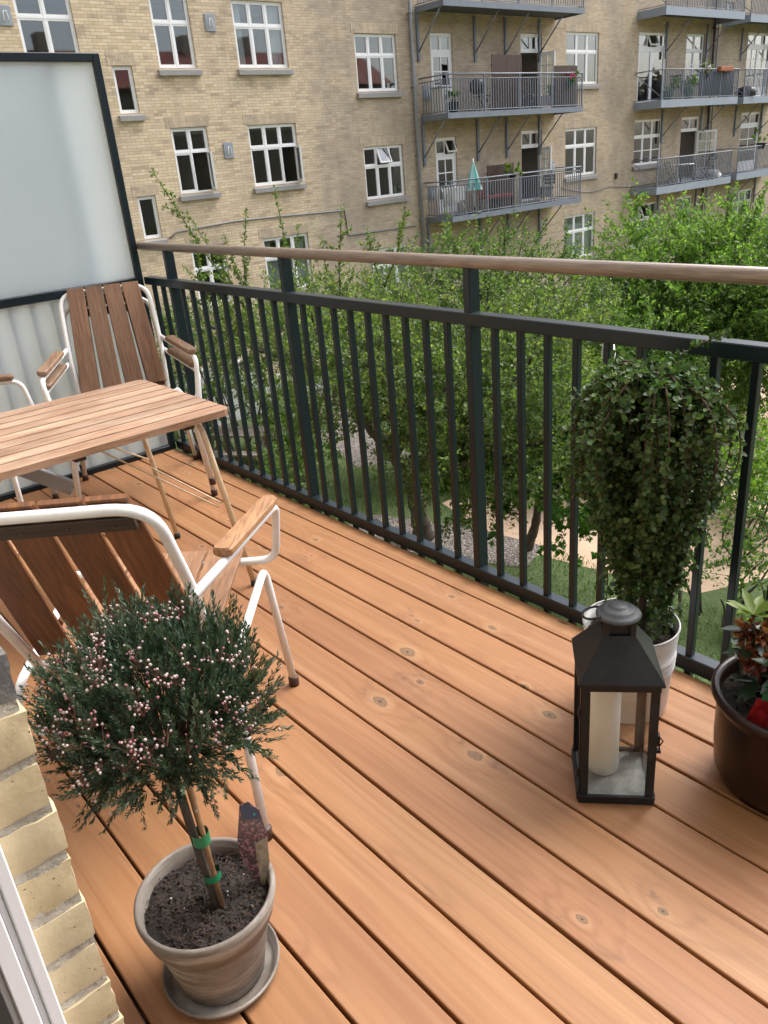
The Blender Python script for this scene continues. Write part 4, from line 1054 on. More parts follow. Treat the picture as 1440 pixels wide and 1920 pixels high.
cot = empty('cotoneaster', (PX+.018, PY+.022, .222)); tag(cot, 'weeping standard cotoneaster with hanging branches of small round dark leaves', 'plant')
def cotoneaster():
    TZ = .755; r_ = random.Random(12)
    MB().tube(curve([(0, 0, -.02), (.004, -.003, .25), (-.002, .004, .5), (.002, 0, TZ)]), [.010]*12+[.009]*12+[.008], 8).build('stem', M['bark'], cot)
    wood = MB(); P, D = [], []
    ns = 104; tocam = V(.53, -.85, 0)
    for i in range(ns):
        a = i*2.39996+r_.uniform(-.3, .3); da = Vector((math.cos(a), math.sin(a), 0))
        reach = .05+.172*r_.random()**.75
        front = da.dot(tocam)
        if da.y > .55: reach *= .85
        z0 = TZ-.02+r_.uniform(-.03, .01)
        tuck = r_.uniform(.35, .62)
        low = .02+.22*(reach/.21)**1.4+r_.uniform(-.05, .16)
        if front > .80 and i % 3: z0 -= .22; reach *= .55; low = min(low, .3)
        if reach < .125 and front < .8: low = r_.uniform(.0, .06); tuck = r_.uniform(.5, .9)
        if i % 5 == 0: low = max(low, z0-.22)
        low = max(.012, min(low, z0-.10))
        pts = [V(0, 0, z0-.02), da*reach*.45+V(0, 0, z0+r_.uniform(.0, .03)), da*reach*.9+V(0, 0, z0-.05), da*reach*.97+V(0, 0, z0-.05-(z0-.05-low)*.35), da*(reach*(.35+.45*tuck)+.012)+V(0, 0, z0-.05-(z0-.05-low)*.7), da*(reach*tuck*.62+.016)+V(r_.uniform(-.03, .03), r_.uniform(-.03, .03), low)]
        cv = curve(pts, 6); wood.tube(cv, [.0034-.0026*k/(len(cv)-1) for k in range(len(cv))], 4, cap=False)
        for k in range(3, len(cv)-1):
            seg = cv[k+1]-cv[k]; m = max(2, int(seg.length/.0058))
            for q in range(m):
                p = cv[k]+seg*(q+r_.random())/m; P.append(p); D.append(seg.normalized())
            if r_.random() < .62:
                sd_ = Vector((r_.gauss(0, 1), r_.gauss(0, 1), r_.gauss(-.3, .6))).normalized(); e = cv[k]+sd_*r_.uniform(.025, .06); wood.tube([cv[k], e], [.0012, .0006], 3, cap=False)
                for q in range(9): P.append(cv[k]+(e-cv[k])*(q+1)/9); D.append(sd_)
    # one stray shoot rising over the rail
    sh = curve([V(.0, 0, TZ), V(.03, .05, TZ+.03), V(.07, .09, TZ+.06), V(.12, .115, TZ+.085)], 6); wood.tube(sh, .0018, 4)
    for k in range(4, len(sh)-1):
        for q in range(5): P.append(sh[k]+(sh[k+1]-sh[k])*q/5); D.append((sh[k+1]-sh[k]).normalized())
    wood.build('branches', M['twig'], cot)
    P = np.array([tuple(p) for p in P]); D = np.array([tuple(p) for p in D]); n = len(P)
    q = randdir(n); q = unit(q-D*np.sum(q*D, -1, keepdims=True)); LD = unit(D*.35+q)
    N = unit(rng.normal(size=(n, 3))*.7+np.array([0, 0, .9])+np.stack([P[:, 0], P[:, 1], P[:, 0]*0], 1)*4)
    s = .0085+.0075*rng.random(n)
    link('leaves', leaf_mesh('leaves', P, LD, N, s*1.25, s, M['leaf_cotoneaster'], oval=True, fold=.12), cot)
cotoneaster()

# ================================================================== RHODODENDRON in brown glazed pot
BX, BY = -.606, 1.680
bp = empty('glazed_pot', (BX, BY, .001)); tag(bp, 'large dark brown glazed pot with rolled rim beside the lantern', 'flower pot')
MB().lathe([(0, 0), (.135, 0), (.152, .010), (.168, .05), (.174, .12), (.174, .225), (.176, .240), (.186, .246), (.191, .256), (.189, .268), (.181, .272), (.172, .268), (.168, .25), (.166, .21), (0, .21)], 56).build('pot_body', M['glazed_brown'], bp)
soil_disc(bp, .168, .228, 14)
rh = empty('rhododendron', (BX, BY, .23)); tag(rh, 'rhododendron with withered red brown flowers and pale green new leaves', 'plant')
def rhodo():
    r_ = random.Random(4)
    w_ = MB(); heads = []
    for i in range(9):
        a = i*2.4+.4; rr = .045+.085*((i*.618) % 1); h = r_.uniform(.10, .24)
        e = V(rr*math.cos(a)*1.1, rr*math.sin(a)*1.1, h); heads.append(e); w_.tube(curve([V(.01*math.cos(a), .01*math.sin(a), -.01), e*.5+V(0, 0, .015), e], 5), [.008]*5+[.006]*5+[.005], 6)
    heads.append(V(-.118, -.015, .190)); w_.tube(curve([V(-.03, 0, 0), V(-.08, -.01, .09), heads[-1]], 5), .005, 6)
    w_.build('stem', M['bark'], rh)
    P, D, N = [], [], []
    for h in heads:
        for k in range(13):
            a = k*2.4+r_.uniform(-.3, .3); up = r_.uniform(-.5, .25); d = V(math.cos(a), math.sin(a), up).normalized(); P.append(tuple(h-V(0, 0, r_.uniform(.005, .09)))); D.append(tuple(d)); N.append((d.x*-.3, d.y*-.3, 1))
    P, D, N = map(np.array, (P, D, N)); n = len(P); L_ = .055+.03*rng.random(n)
    me = leaf_mesh('leaves', P, D, N, L_, L_*.42, M['leaf_rhodo'], oval=True, fold=.08, droop=.12); me.polygons.foreach_set('use_smooth', [True]*len(me.polygons)); link('leaves', me, rh)
    # pale whorls of new leaves
    for h in (heads[-1], heads[2], heads[5]):
        P, D, N = [], [], []
        for k in range(8):
            a = k*2*math.pi/8+r_.uniform(-.25, .25); d = V(math.cos(a), math.sin(a), r_.uniform(.15, .9)).normalized(); P.append(tuple(h+V(0, 0, .022))); D.append(tuple(d)); N.append((-d.x*.4, -d.y*.4, 1))
        P, D, N = map(np.array, (P, D, N)); L_ = .062+.03*rng.random(8); link('new_leaves', leaf_mesh('new_leaves', P, D, N, L_, L_*.34, M['leaf_rhodo_new'], oval=True, fold=.12, droop=.10), rh)
    P, D, N = [], [], []
    for h in heads[:-1]:
        for k in range(46):
            d = V(r_.gauss(0, 1), r_.gauss(0, 1), r_.gauss(.1, .8)).normalized(); P.append(tuple(h+d*r_.uniform(.0, .03)+V(0, 0, .01))); D.append(tuple(d)); N.append((r_.gauss(0, 1), r_.gauss(0, 1), r_.gauss(0, 1)))
    for k in range(60):
        d = V(r_.gauss(0, 1), r_.gauss(0, 1), r_.gauss(.1, .8)).normalized(); P.append(tuple(heads[-1]+d*r_.uniform(.0, .035)-V(.0, 0, .03))); D.append(tuple(d)); N.append((r_.gauss(0, 1), r_.gauss(0, 1), r_.gauss(0, 1)))
    P, D, N = map(np.array, (P, D, N)); n = len(P); link('withered_flowers', leaf_mesh('withered_flowers', P, D, N, .018+.022*rng.random(n), .010+.010*rng.random(n), M['dead_flower'], oval=True, fold=.4, droop=.3), rh)['kind'] = 'stuff'
rhodo()
o, sd_, up, nr, L_ = plant_tag('plant_tag', 'red and green plant label standing in the brown glazed pot', (BX-.015, BY-.125, .225), (BX+.0, BY-.105, .345), (.75, .66, 0), .11,
    [(-.45, 0), (.45, 0), (.5, .65), (.3, .72), (0, .70), (-.35, .66)], ['tag_red'])
MB().prism([(-.030, L_*.63), (.052, L_*.66), (.052, L_*1.0), (.0, L_*1.06), (-.030, L_*.95)], -nr*.0005, sd_, up, nr, .0012).build('print_panel', M['tag_green'], o)

# ================================================================== TREES AND SHRUBS in the courtyard
def crown_leaves(blobs, per, L, Wd, spread=1.0, twig_len=.5):
    Ps, Ds, Ns, tw = [], [], [], []
    for (c, r) in blobs:
        c = np.array(c); nT = max(12, int(per*r*r/30)); d = randdir(nT); d[:, 2] = d[:, 2]*.8+.1; rad = r*(.30+.75*rng.random(nT)**.6)
        s = c+d*rad[:, None]*np.array([1, 1, .78]); dv = unit(d+np.array([0, 0, .45])+.7*rng.normal(size=(nT, 3))); ln = twig_len*(.5+rng.random(nT))
        tw += [(s[i], s[i]+dv[i]*ln[i]) for i in range(nT)]
        m = 30; t = rng.random((nT, m)); P = s[:, None]+dv[:, None]*(ln[:, None]*t)[..., None]+rng.normal(size=(nT, m, 3))*.026*spread
        Dv = unit(dv[:, None]*.6+rng.normal(size=(nT, m, 3))*.8); Ps.append(P.reshape(-1, 3)); Ds.append(Dv.reshape(-1, 3))
    P = np.concatenate(Ps); D = np.concatenate(Ds); n = len(P); N = unit(rng.normal(size=(n, 3))*.75+np.array([0, 0, 1.]))
    sc = .55+.85*rng.random(n); return P, D, N, L*sc, Wd*sc, tw
def tree(name, label, cat, trunk, radii, blobs, per, L, Wd, mat, shoots=(), group=None, twig_len=.5, oval=False, limb_r=.07):
    base = trunk[0]; root = empty(name, base); tag(root, label, cat, 'trees in the courtyard')
    wd = MB(); tp = curve(trunk, 5); n = len(tp); rr = [np.interp(i/(n-1), np.linspace(0, 1, len(radii)), radii)*(1+.10*math.sin(i*2.3)) for i in range(n)]
    wd.tube(tp, [float(q) for q in rr], 10)
    lm = MB(); r_ = random.Random(len(label))
    for (c, r) in blobs:
        c = Vector(c); cand = [p for p in tp[n//3:] if p.z < c.z+.4] or [tp[-1]]
        s = min(cand, key=lambda p: (p-c).length+.6*abs(p.z-c.z)*0) if len(cand) > 1 else cand[0]
        mid = (s+c)/2+V(r_.gauss(0, .12), r_.gauss(0, .12), r_.uniform(-.05, .25)); cv = curve([s, mid, c, c+(c-s).normalized()*r*.5+V(0, 0, r*.3)], 5)
        k = len(cv); lm.tube(cv, [limb_r*(1-.85*i/(k-1)) for i in range(k)], 6)
    P, D, N, Ls, Ws, tw = crown_leaves(blobs, per, L, Wd, 1.0, twig_len)
    if len(shoots):
        p2, d2 = [], []
        for (a, b) in shoots:
            a, b = Vector(a), Vector(b); md = (a+b)/2+V(r_.gauss(0, .06), r_.gauss(0, .06), 0); cv = curve([a, md, b], 8); lm.tube(cv, [.014*(1-.8*i/(len(cv)-1)) for i in range(len(cv))], 4)
            subs = [cv]
            for _ in range(4):
                s = cv[r_.randint(3, 12)]; e = s+((b-a).normalized()+V(r_.gauss(0, .7), r_.gauss(0, .7), r_.gauss(.2, .3))).normalized()*r_.uniform(.2, .5); c2_ = curve([s, (s+e)/2+V(0, 0, .03), e], 6); lm.tube(c2_, .004, 3, cap=False); subs.append(c2_)
            for cvv in subs:
                for i in range(len(cvv)-1):
                    sg = cvv[i+1]-cvv[i]
                    for q in range(max(2, int(sg.length/.0105))):
                        p2.append(tuple(cvv[i]+sg*r_.random()+V(r_.gauss(0, .014), r_.gauss(0, .014), r_.gauss(0, .014)))); d2.append(tuple(sg.normalized()))
        p2, d2 = np.array(p2), np.array(d2); m = len(p2); P = np.concatenate([P, p2]); D = np.concatenate([D, unit(d2*.5+rng.normal(size=(m, 3))*.7)]); N = np.concatenate([N, unit(rng.normal(size=(m, 3))+np.array([0, 0, .8]))]); q = .7+.5*rng.random(m); Ls = np.concatenate([Ls, L*q]); Ws = np.concatenate([Ws, Wd*q])
    for (a, b) in tw: lm.tube([tuple(a), tuple(b)], [.006, .003], 3, cap=False)
    tk = wd.build('trunk', M['bark'], root, True); lo = lm.build('limbs', M['bark'], root, True)
    link('crown', leaf_mesh('crown', P-np.array(base), D, N, Ls, Ws, M[mat], oval=oval), root)
    return root
def B(pts, r): return [((p[0], p[1], p[2]), r*(.85+.3*rnd.random())) for p in pts]
T1 = [[-12.4,6.5,-.39],[-11.65,6.82,-.74],[-11.62,7.81,-.38],[-10.43,7.76,-.8],[-10.37,8.65,-.44],[-9.2,8.47,-.99],[-9.07,9.31,-.63],[-8.12,9.24,-1.03],[-10.02,7.14,-1.48],[-9.09,7.53,-1.69],[-8.28,7.98,-1.75],[-7.72,8.52,-1.71],[-9.28,7.29,-2.43],[-7.99,7.85,-2.57],[-10.85,7.16,-1.16],[-8.08,9.93,-.67]]
T1s = [[-11.91,5.69,1.62],[-11.74,6.04,.99],[-11.3,7.38,1.24],[-11.56,6.97,.94],[-10.48,8.02,.86],[-10.72,7.35,.7],[-9.85,8.78,.82],[-11.59,6.53,.63],[-10.1,8.19,.45],[-10.55,7.59,.36],[-12.05,6.3,.57],[-9.33,9.05,.52]]
T1 += [[-8.6, 6.9, -.6], [-7.75, 7.35, -1.0], [-7.1, 8.1, -.9], [-9.6, 6.7, -.35], [-6.6, 8.0, -1.7], [-7.2, 7.3, -1.9]]
BT1 = [((p[0], p[1], p[2]-.48), .92*(.85+.3*rnd.random())*(.78 if i in (0, 1, 2) else .7 if i in (8, 9) else 1)) for i, p in enumerate(T1) if i not in (12, 14)]
shoots = []
for i, s in enumerate(T1s):
    c = min(T1, key=lambda q: (q[0]-s[0])**2+(q[1]-s[1])**2); shoots.append(((c[0], c[1], c[2]), s))
shoots[0] = ((-11.6, 6.7, -.5), T1s[0])
tree('crab_apple_tree', 'old leaning crab apple tree with a wide loose crown just beyond the railing', 'tree', [(-9.71,8.57,GROUND),(-9.71,8.49,-4.24),(-9.8,8.39,-3.52),(-10.11,8.17,-2.94),(-10.41,7.95,-2.36),(-10.65,7.8,-1.85)], [.20, .15, .14, .13, .12, .10], BT1, 5000, .062, .034, 'leaf_apple', shoots, limb_r=.065)
T6 = [[-12.6,11.41,-.57],[-12.26,12.49,-.17],[-11.87,13.54,-.18],[-11.18,14.1,-.67],[-11.7,12.33,-1.09],[-10.57,12.67,-1.28],[-10.22,13.58,-1.41],[-11.97,11.35,-1.37],[-12.4,10.6,-2.2],[-11.2,11.8,-2.4],[-10.4,12.9,-2.6]]
tree('apple_tree', 'bushy dark green apple tree behind the leaning one, below the teal parasol balcony', 'tree', [(-11.5,12.6,GROUND),(-11.55,12.55,-3.6),(-11.6,12.5,-2.6),(-11.7,12.4,-1.6)], [.17, .14, .12, .09], B([(p[0], p[1], p[2]-.75) for p in T6], 1.05), 4000, .066, .038, 'leaf_apple_back', [((-11.9,13.2,-.9),(-12.0,13.4,.15)),((-12.3,12.3,-.8),(-12.5,12.2,.2)),((-11.2,14,-1.2),(-11.1,14.4,-.1)),((-11.9,12.0,-.9),(-11.9,11.7,.05))])
T2 = [[-10.77,16.86,-1.02],[-10.16,17.81,-.65],[-9.51,18.72,-.52],[-8.55,18.08,-.78],[-9.87,16.82,-1.91],[-9.16,17.56,-1.63],[-8.24,17.67,-1.72],[-10.74,16.28,-2.25],[-9.27,16.58,-2.77],[-8.4,17.26,-2.69],[-11.41,18.22,-.23],[-10.28,18.89,-.18],[-7.4,18.2,-1.6],[-7.6,18.6,-.5],[-11.6,17.2,-1.6]]
tree('rowan_tree', 'dense feathery light green tree in front of the white round table balcony', 'tree', [(-8.93,18.7,GROUND),(-8.98,18.66,-4.2),(-9.06,18.62,-3.7),(-9.2,18.4,-2.9),(-9.3,18.1,-2.0)], [.30, .24, .22, .17, .12], B([(p[0], p[1], p[2]-1.05) for p in T2], 1.4), 3700, .11, .042, 'leaf_feather', [((-9.9,18.6,-1.0),(-9.8,18.9,.35)),((-11.5,17.9,-1.0),(-11.8,18.1,.15)),((-10.8,16.9,-1.5),(-11.2,16.9,-.3)),((-8.9,18.8,-.9),(-8.7,19.1,.35)),((-9.4,18.9,-.9),(-9.2,19.2,.4))], twig_len=.75)
T3 = [[-8.0,8.68,-2.64],[-7.19,8.84,-2.86],[-7.01,9.5,-2.67],[-6.28,8.79,-3.12],[-7.2,8.7,-3.3],[-5.8,8.63,-3.45],[-7.84,8.14,-3.0],[-6.2,9.4,-2.5]]
tree('maple_tree', 'small crooked maple with broad leaves beside the gravel path', 'tree', [(-8.04,9.44,GROUND),(-7.87,9.45,-4.3),(-7.76,9.41,-3.82),(-7.5,9.2,-3.2)], [.09, .075, .065, .05], B(T3, .72), 2300, .085, .075, 'leaf_maple', limb_r=.035, twig_len=.4)
def shrub(name, label, spots, r, per, L, Wd, mat, cat='shrub', twig_len=.35, stems=True):
    cx, cy = sum(s[0] for s in spots)/len(spots), sum(s[1] for s in spots)/len(spots); root = empty(name, (cx, cy, GROUND)); tag(root, label, cat, 'shrubs in the courtyard')
    bl = B(spots, r); P, D, N, Ls, Ws, tw = crown_leaves(bl, per, L, Wd, 1.0, twig_len); st = MB(); r_ = random.Random(len(label)*3)
    for (c, q) in bl:
        for _ in range(4):
            e = Vector(c)+V(r_.gauss(0, q*.4), r_.gauss(0, q*.4), r_.uniform(-.1, .2)); b = V(c[0]+r_.gauss(0, .12), c[1]+r_.gauss(0, .12), GROUND); st.tube(curve([b, (b+e)/2+V(r_.gauss(0, .1), r_.gauss(0, .1), 0), e], 4), [.022]*4+[.014]*4+[.006], 5)
    for (a, b) in tw: st.tube([tuple(a), tuple(b)], [.005, .002], 3, cap=False)
    st.build('stems', M['bark'], root, True); link('foliage', leaf_mesh('foliage', P-np.array([cx, cy, GROUND]), D, N, Ls, Ws, M[mat]), root)
shrub('lime_shrub', 'yellow green shrub behind the cotoneaster and the maple', [(-9.3,12.4,-2.9),(-8.44,12.4,-3.2),(-9.31,11.76,-3.3),(-8.8,12.2,-3.9)], .75, 3600, .08, .045, 'leaf_lime')
shrub('garden_shrub', 'mid green bush left of the lamp pole under the feathery tree', [(-9.23,14.28,-2.97),(-10.24,14.19,-2.51),(-9.8,14.2,-3.7)], 1.0, 3600, .08, .042, 'leaf_shrub')
shrub('lime_shrub', 'bright lime shrub between the cotoneaster and the brown pot beyond the railing', [(-6.16,13.12,-3.82),(-5.42,12.37,-3.8),(-5.9,12.9,-4.3)], .72, 3600, .085, .05, 'leaf_lime')
shrub('garden_shrub', 'dark green shrub above the brown pot beyond the railing', [(-5.31,11.32,-3.98),(-4.42,10.07,-4.05),(-4.0,10.6,-3.5)], .62, 3600, .06, .035, 'leaf_shrub')
shrub('twiggy_shrub', 'thin twiggy shrub on the gravel behind the zinc pot', [(-4.34,9.23,-4.2),(-5.0,9.3,-3.85)], .5, 1100, .06, .035, 'leaf_shrub')
shrub('garden_shrub', 'low bush at the brick wall beyond the stacked chairs', [(-16.81,7.72,-3.9),(-17.2,8.0,-3.2)], .9, 3000, .08, .045, 'leaf_shrub')
shrub('garden_shrub', 'round bush behind the garden table between railing bars', [(-15.9,9.9,-3.74),(-16.6,9.7,-3.4)], .85, 3000, .08, .045, 'leaf_apple')
shrub('garden_shrub', 'bush between the wooden picnic table and the cobbled path', [(-14.6,9.3,-3.9),(-13.9,8.9,-4.2)], .75, 3000, .08, .045, 'leaf_shrub')
shrub('garden_shrub', 'low leafy bush at the foot of the railing near the chair feet', [(-12.33,7.4,-3.9),(-12.0,6.9,-4.2)], .7, 3000, .075, .042, 'leaf_apple_back')
shrub('garden_shrub', 'tall loose bush against the yellow wall left of the leaning tree', [(-17.16,8.15,-2.1),(-16.6,9.24,-2.73),(-17.0,7.0,-2.6),(-15.6,8.2,-1.9)], 1.1, 2300, .07, .038, 'leaf_apple')

# grass blades on the lawn the balcony looks down on
n = 42000; gx = rng.uniform(-17, -3.5, n); gy = rng.uniform(5.2, 13.5, n); gp = np.stack([gx, gy, np.full(n, GROUND)], 1)
on_path = ((gx > -10.6) & (gy > 9.75)) | ((gx > -11.2) & (gx < -7.7) & (gy > 7.8+.3*(gx+11.2)) & (gy < 9.7)) | ((gx < -12.9) & (gy > 10.2-.33*(gx+13.5)) & (gy < 11.9-.33*(gx+13.5)))
gp = gp[~on_path]; n = len(gp); gd = np.stack([rng.normal(size=n)*.45, rng.normal(size=n)*.45, np.ones(n)], 1)
o = link('grass', leaf_mesh('grass', gp, gd, rng.normal(size=(n, 3)), .05+.06*rng.random(n), .012, M['leaf_grass'], fold=.05)); tag(o, 'short rough grass of the courtyard lawn', 'grass', kind='stuff')

# ================================================================== courtyard furniture
pt = empty('picnic_table', (-16.1, 8.75, GROUND), R(35)); tag(pt, 'weathered wooden picnic table by the bushes in the courtyard', 'table')
for k in range(5): MB().cbox(-.9, .9, -.36+k*.148, -.36+k*.148+.135, .70, .74, .004).build('table_plank', M['bench_wood'], pt)
for s in (-1, 1):
    for k in range(2): MB().cbox(-.9, .9, s*.72-.14+k*.145, s*.72-.14+k*.145+.13, .42, .455, .004).build('seat_plank', M['bench_wood'], pt)
    f = MB(); f.box(s*.6-.03, s*.6+.03, -.82, .82, .36, .42); f.box(s*.6-.03, s*.6+.03, -.36, .36, .62, .70); f.obox(V(s*.65, -.42, .34), V(1,0,0), V(0,.45,.89), V(0,-.89,.45), .025, .38, .04); f.obox(V(s*.65, .42, .34), V(1,0,0), V(0,-.45,.89), V(0,.89,.45), .025, .38, .04); f.build('leg_frame', M['bench_wood'], pt)
gw = MB(); gw.cbox(-19.3, -19.15, 8.6, 11.2, GROUND, -3.25, .01); gw.cbox(-19.33, -19.12, 8.58, 11.22, -3.249, -3.19, .01); o = gw.build('garden_wall', M['concrete_low']); tag(o, 'low white wall at the foot of the brick facade behind the bushes', 'wall')
lp = empty('lamp_post', (-8.45, 12.2, GROUND)); tag(lp, 'thin pale lamp post between the shrubs behind the railing', 'lamp post')
MB().tube([(0,0,0),(0,0,2.6)], .045, 8).build('pole', M['white_plastic'], lp); MB().lathe([(0,2.6),(.10,2.6),(.13,2.75),(.10,2.95),(0,3.0)], 12).build('lamp_head', M['white_plastic'], lp)

# ================================================================== things on the far balconies
def zf(level): return {0: -.335, 1: 2.585, 'b0': -.41, 'b1': 2.67}[level]
def screen_panel(label, y0, y1, X, z0, z1, mat):
    n = max(3, int((y1-y0)/.09)); root = empty('slatted_screen', (X, (y0+y1)/2, z0)); tag(root, label, 'screen')
    me = MB().box(-.012, .012, -(y1-y0)/n/2*.93, (y1-y0)/n/2*.93, 0, z1-z0).mesh('slat', M[mat])
    for k in range(n): link('slat', me, root, (0, -(y1-y0)/2+(k+.5)*(y1-y0)/n, rnd.uniform(-.01, .01)))
    MB().box(-.035, -.0125, -(y1-y0)/2, (y1-y0)/2, (z1-z0)*.8, (z1-z0)*.84).build('batten', M[mat], root)
screen_panel('tall brown slatted screen on the upper middle balcony beside its open door', 20.85, 22.25, -19.0, zf(1), 4.15, 'screen_wood')
screen_panel('low dark brown slatted screen at the right end of the upper middle balcony', 23.9, 25.1, -19.0, zf(1), 3.85, 'screen_wood')
screen_panel('brown slatted screen on the lower middle balcony behind the red bench', 20.9, 22.2, -19.35, zf(0), 1.02, 'screen_wood')
def far_chair(label, y, X, z, mat, rz=0, metal='dark_plastic'):
    r = empty('folding_chair', (X, y, z), R(rz)); tag(r, label, 'chair', 'folding chairs on the far balconies')
    for k in range(4): MB().box(-.2, .2, -.18+k*.095, -.18+k*.095+.08, .44, .462).build('seat_slat', M[mat], r)
    for k in range(3): MB().box(-.2, .2, -.235, -.215, .58+k*.11, .58+k*.11+.08).build('back_slat', M[mat], r)
    for s in (-1, 1):
        MB().tube([(s*.2, .22, 0), (s*.2, -.225, .90)], .014, 6).build('leg', M[metal], r); MB().tube([(s*.18, -.24, 0), (s*.18, .2, .45)], .014, 6).build('leg', M[metal], r)
def far_pot(label, y, X, z, r, h, mat, fol=None, fr=.2, fl='leaf_shrub', cat='plant pot', flower=None):
    o = empty('plant_pot', (X, y, z)); tag(o, label, cat, 'potted plants on the far balconies')
    MB().lathe([(0, 0), (r*.75, 0), (r, h*.9), (r*1.08, h*.92), (r*1.08, h), (r*.9, h), (r*.85, h*.9), (0, h*.9)], 14).build('pot_body', M[mat], o)
    P, D, N, Ls, Ws, tw = crown_leaves([((0, 0, h+fr*.6), fr)], 20000*.25/fr/fr*.06, .07, .045, .6, .12); link('foliage', leaf_mesh('foliage', P, D, N, Ls, Ws, M[fl]), o)
    if flower:
        f = MB()
        for _ in range(40): d = randdir(1)[0]; f.ball((d[0]*fr, d[1]*fr, h+fr*.6+abs(d[2])*fr), .028, 5, 4)
        f.build('flowers', M[flower], o)['kind'] = 'stuff'
far_chair('wooden folding chair in front of the open door on the upper middle balcony', 22.65, -19.15, zf(1), 'folding_wood', 10)
far_chair('dark folding chair at the right of the lower middle balcony', 23.9, -19.3, zf(0), 'dark_plastic', 60)
far_chair('dark chair beside the tall brown screen on the upper middle balcony', 20.6, -19.2, zf(1), 'dark_plastic', -20)
far_pot('pot of pink flowers by the rail on the upper middle balcony', 24.65, -18.93, 3.2, .12, .16, 'green_plastic', fr=.17, flower='pink_flower')
far_pot('dark pot with a leafy plant beside the pale bin on the upper middle balcony', 19.1, -19.0, zf(1), .17, .32, 'dark_plastic', fr=.22)
far_pot('small herb pot on the lower middle balcony rail beside the parasol', 21.7, -18.95, .55, .12, .14, 'dark_plastic', fr=.22, fl='leaf_lime')
far_pot('blue pot with a green plant below the pink flowers on the upper middle balcony', 24.2, -19.2, zf(1), .16, .45, 'blue_plastic', fr=.2)
pa = empty('parasol', (-19.0, 19.9, zf(0))); tag(pa, 'folded teal parasol standing on the lower middle balcony', 'parasol')
MB().tube([(0,0,0),(0,0,1.62)], .02, 8).build('pole', M['white_plastic'], pa)
for k in range(8):
    a0, a1 = k*math.pi/4, (k+1)*math.pi/4; m1 = MB(); r0 = .27
    m1.quadset([(0,0,1.60), (r0*math.cos(a0), r0*math.sin(a0), .70), (r0*.62*math.cos((a0+a1)/2), r0*.62*math.sin((a0+a1)/2), .72), (r0*math.cos(a1), r0*math.sin(a1), .70)], [(0,1,2),(0,2,3)]); m1.build('canopy_panel', M['teal_fabric' if k % 2 else 'teal_pale'], pa)
MB().lathe([(0,0),(.22,0),(.22,.05),(.05,.07),(.04,.2),(0,.2)], 16).build('base', M['dark_plastic'], pa)
bn = empty('bench', (-19.2, 21.15, zf(0))); tag(bn, 'red cushioned bench on the lower middle balcony', 'bench')
MB().cbox(-.25, .25, -.6, .6, .36, .46, .02).build('seat', M['red_fabric'], bn); MB().cbox(-.30, -.22, -.6, .6, .47, .88, .02).build('backrest', M['red_fabric'], bn)
for s in (-1, 1):
    for q in (-1, 1): MB().box(q*.2-.02, q*.2+.02, s*.55-.02, s*.55+.02, 0, .36).build('leg', M['screen_wood'], bn)
rk = empty('drying_rack', (-19.1, 19.1, zf(0))); tag(rk, 'white drying rack with laundry at the left of the lower middle balcony', 'rack')
f = MB()
for s in (-1, 1): f.tube([(-.2, s*.35, 0), (.2, s*.35, .85)], .012, 5); f.tube([(.2, s*.35, 0), (-.2, s*.35, .85)], .012, 5)
for k in range(5): f.tube([(-.2+.1*k, -.35, .85), (-.2+.1*k, .35, .85)], .007, 4)
f.build('frame', M['white_plastic'], rk)
for k in range(3): MB().box(-.2+.1*k*2-.006, -.2+.1*k*2+.006, -.3+.03*k, .22+.02*k, .3+.08*k, .856).build('cloth', M['curtain'], rk)
bx = empty('storage_bin', (-19.35, 18.98, zf(1))); tag(bx, 'pale storage bin at the left end of the upper middle balcony', 'bin'); MB().cbox(-.25, .25, -.2, .2, 0, .7, .02).build('body', M['white_plastic'], bx); MB().cbox(-.27, .27, -.22, .22, .702, .76, .02).build('lid', M['plate_grey'], bx)
gr = empty('kettle_grill', (-19.15, 20.35, zf(1))); tag(gr, 'black kettle grill on three legs on the upper middle balcony', 'grill')
MB().lathe([(0,.5),(.15,.52),(.25,.62),(.27,.72),(.25,.82),(.15,.92),(0,.95)], 16).build('bowl', M['dark_plastic'], gr)
for k in range(3): a = k*2.09; MB().tube([(.15*math.cos(a), .15*math.sin(a), .56), (.28*math.cos(a), .28*math.sin(a), 0)], .014, 5).build('leg', M['pipe_grey'], gr)
# right balconies
cvs = empty('canvas_screen', (-18.86, 33.9, 2.75)); tag(cvs, 'dark blue canvas tied along the rail of the upper right balcony', 'canvas')
n = 24; vs = []
for i in range(n+1):
    y = -1.25+2.75*i/n; x_ = .02*math.sin(i*1.3); vs += [(x_, y, -.02), (x_, y, .86+.02*math.sin(i*.9))]
m1 = MB(); m1.quadset(vs, [(2*i, 2*i+2, 2*i+3, 2*i+1) for i in range(n)], True); o = m1.build('cloth', M['navy_canvas'], cvs); sm = o.modifiers.new('thick', 'SOLIDIFY'); sm.thickness = .008
far_pot('white flowering plant over the rail of the upper right balcony', 33.2, -18.95, 3.35, .16, .2, 'dark_plastic', fr=.26, fl='leaf_apple', flower='white_plastic')
pb = empty('rail_planter', (-18.74, 34.4, 3.62)); tag(pb, 'long terracotta planter hung on the rail of the upper right balcony', 'planter'); MB().cbox(-.09, .09, -.5, .5, 0, .16, .015).build('box', M['terracotta'], pb); MB().box(-.07, .07, -.47, .47, .12, .165).build('soil', M['soil'], pb)
far_chair('brown folding chair on the upper right balcony by the glass doors', 31.7, -19.25, zf('b1'), 'screen_wood', 20); far_chair('second brown folding chair nearer the canvas on the upper right balcony', 32.6, -19.3, zf('b1'), 'screen_wood', 140)
far_pot('dark green shrub in a pot left on the upper right balcony', 30.9, -19.1, zf('b1'), .2, .35, 'green_plastic', fr=.33)
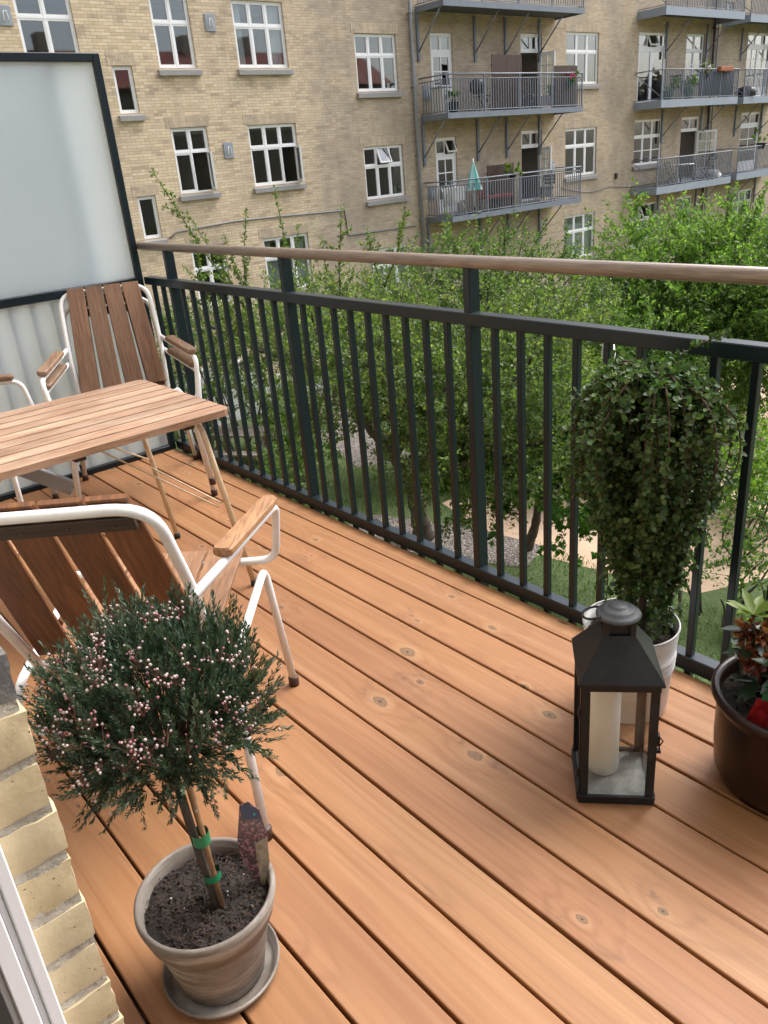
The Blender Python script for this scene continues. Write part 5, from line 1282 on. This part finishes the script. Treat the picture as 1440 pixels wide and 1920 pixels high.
far_pot('light green potted shrub between the chairs of the upper right balcony', 32.2, -19.0, zf('b1'), .18, .4, 'green_plastic', fr=.28, fl='leaf_lime')
tt_ = empty('round_table', (-19.3, 32.5, zf('b0'))); tag(tt_, 'white round table on the lower right balcony', 'table'); MB().lathe([(0,.70),(.5,.70),(.52,.715),(.5,.73),(0,.73)], 24).build('tabletop', M['white_plastic'], tt_); MB().tube([(0,0,0),(0,0,.7)], .03, 8).build('pedestal', M['dark_plastic'], tt_); MB().lathe([(0,0),(.25,0),(.25,.02),(0,.04)], 16).build('foot', M['dark_plastic'], tt_)
far_chair('wooden chair left of the white table on the lower right balcony', 31.6, -19.2, zf('b0'), 'folding_wood', -80); far_chair('wooden chair right of the white table on the lower right balcony', 33.3, -19.2, zf('b0'), 'folding_wood', 80, 'dark_plastic'); far_chair('dark metal chair beside the open door of the lower right balcony', 33.95, -19.0, zf('b0'), 'dark_plastic', 95)
wr = empty('garden_stand', (-19.4, 35.2, zf('b0'))); tag(wr, 'dark slim metal stand at the right end of the lower right balcony', 'stand')
MB().lathe([(0,0),(.18,0),(.18,.03),(.03,.06),(.03,.7),(.16,.75),(.16,.95),(.1,1.0),(0,1.0)], 14).build('body', M['dark_plastic'], wr); MB().cbox(-.1, .1, -.3, .3, 1.002, 1.03, .005).build('tray', M['dark_plastic'], wr)
bg_ = empty('laundry_bag', (-19.1, 34.75, zf('b0'))); tag(bg_, 'crumpled white cloth bag on the floor of the lower right balcony', 'bag'); MB().lathe([(0,0),(.25,.02),(.30,.15),(.22,.30),(.10,.36),(0,.37)], 12, wob=.12).build('cloth', M['white_plastic'], bg_)
far_pot('yellow green fern by the rail of the far right lower balcony', 38.4, -18.95, .55, .2, .25, 'dark_plastic', fr=.42, fl='leaf_lime')
hb = empty('moped_cover', (-19.1, 36.9, zf('b1'))); tag(hb, 'dark rounded covered bundle on the far right upper balcony floor', 'bundle'); MB().lathe([(0,0),(.34,.02),(.38,.2),(.26,.36),(.1,.42),(0,.43)], 14, wob=.2).build('cover', M['dark_plastic'], hb)

# ================================================================== opposite side of the courtyard (seen only as reflections in window panes)
op = empty('opposite_building', (46, 30, GROUND)); tag(op, 'apartment block with red tiled roof mirrored in the window panes', 'building')
MB().box(46, 58, -5, 75, GROUND, 10.2).build('wall', M['plaster_dark'], op, True)
m1 = MB(); m1.quadset([(45.3, -5.5, 10.1), (45.3, 75.5, 10.1), (52, 75.5, 14.3), (52, -5.5, 14.3), (58.7, 75.5, 10.1), (58.7, -5.5, 10.1)], [(0,3,2,1),(3,5,4,2)]); m1.build('roof', M['roof_red'], op, True)
for k in range(9): MB().box(51.2, 52.8, 2+k*8, 3+k*8, 13.4, 15.8).build('chimney', M['plaster'], op, True)
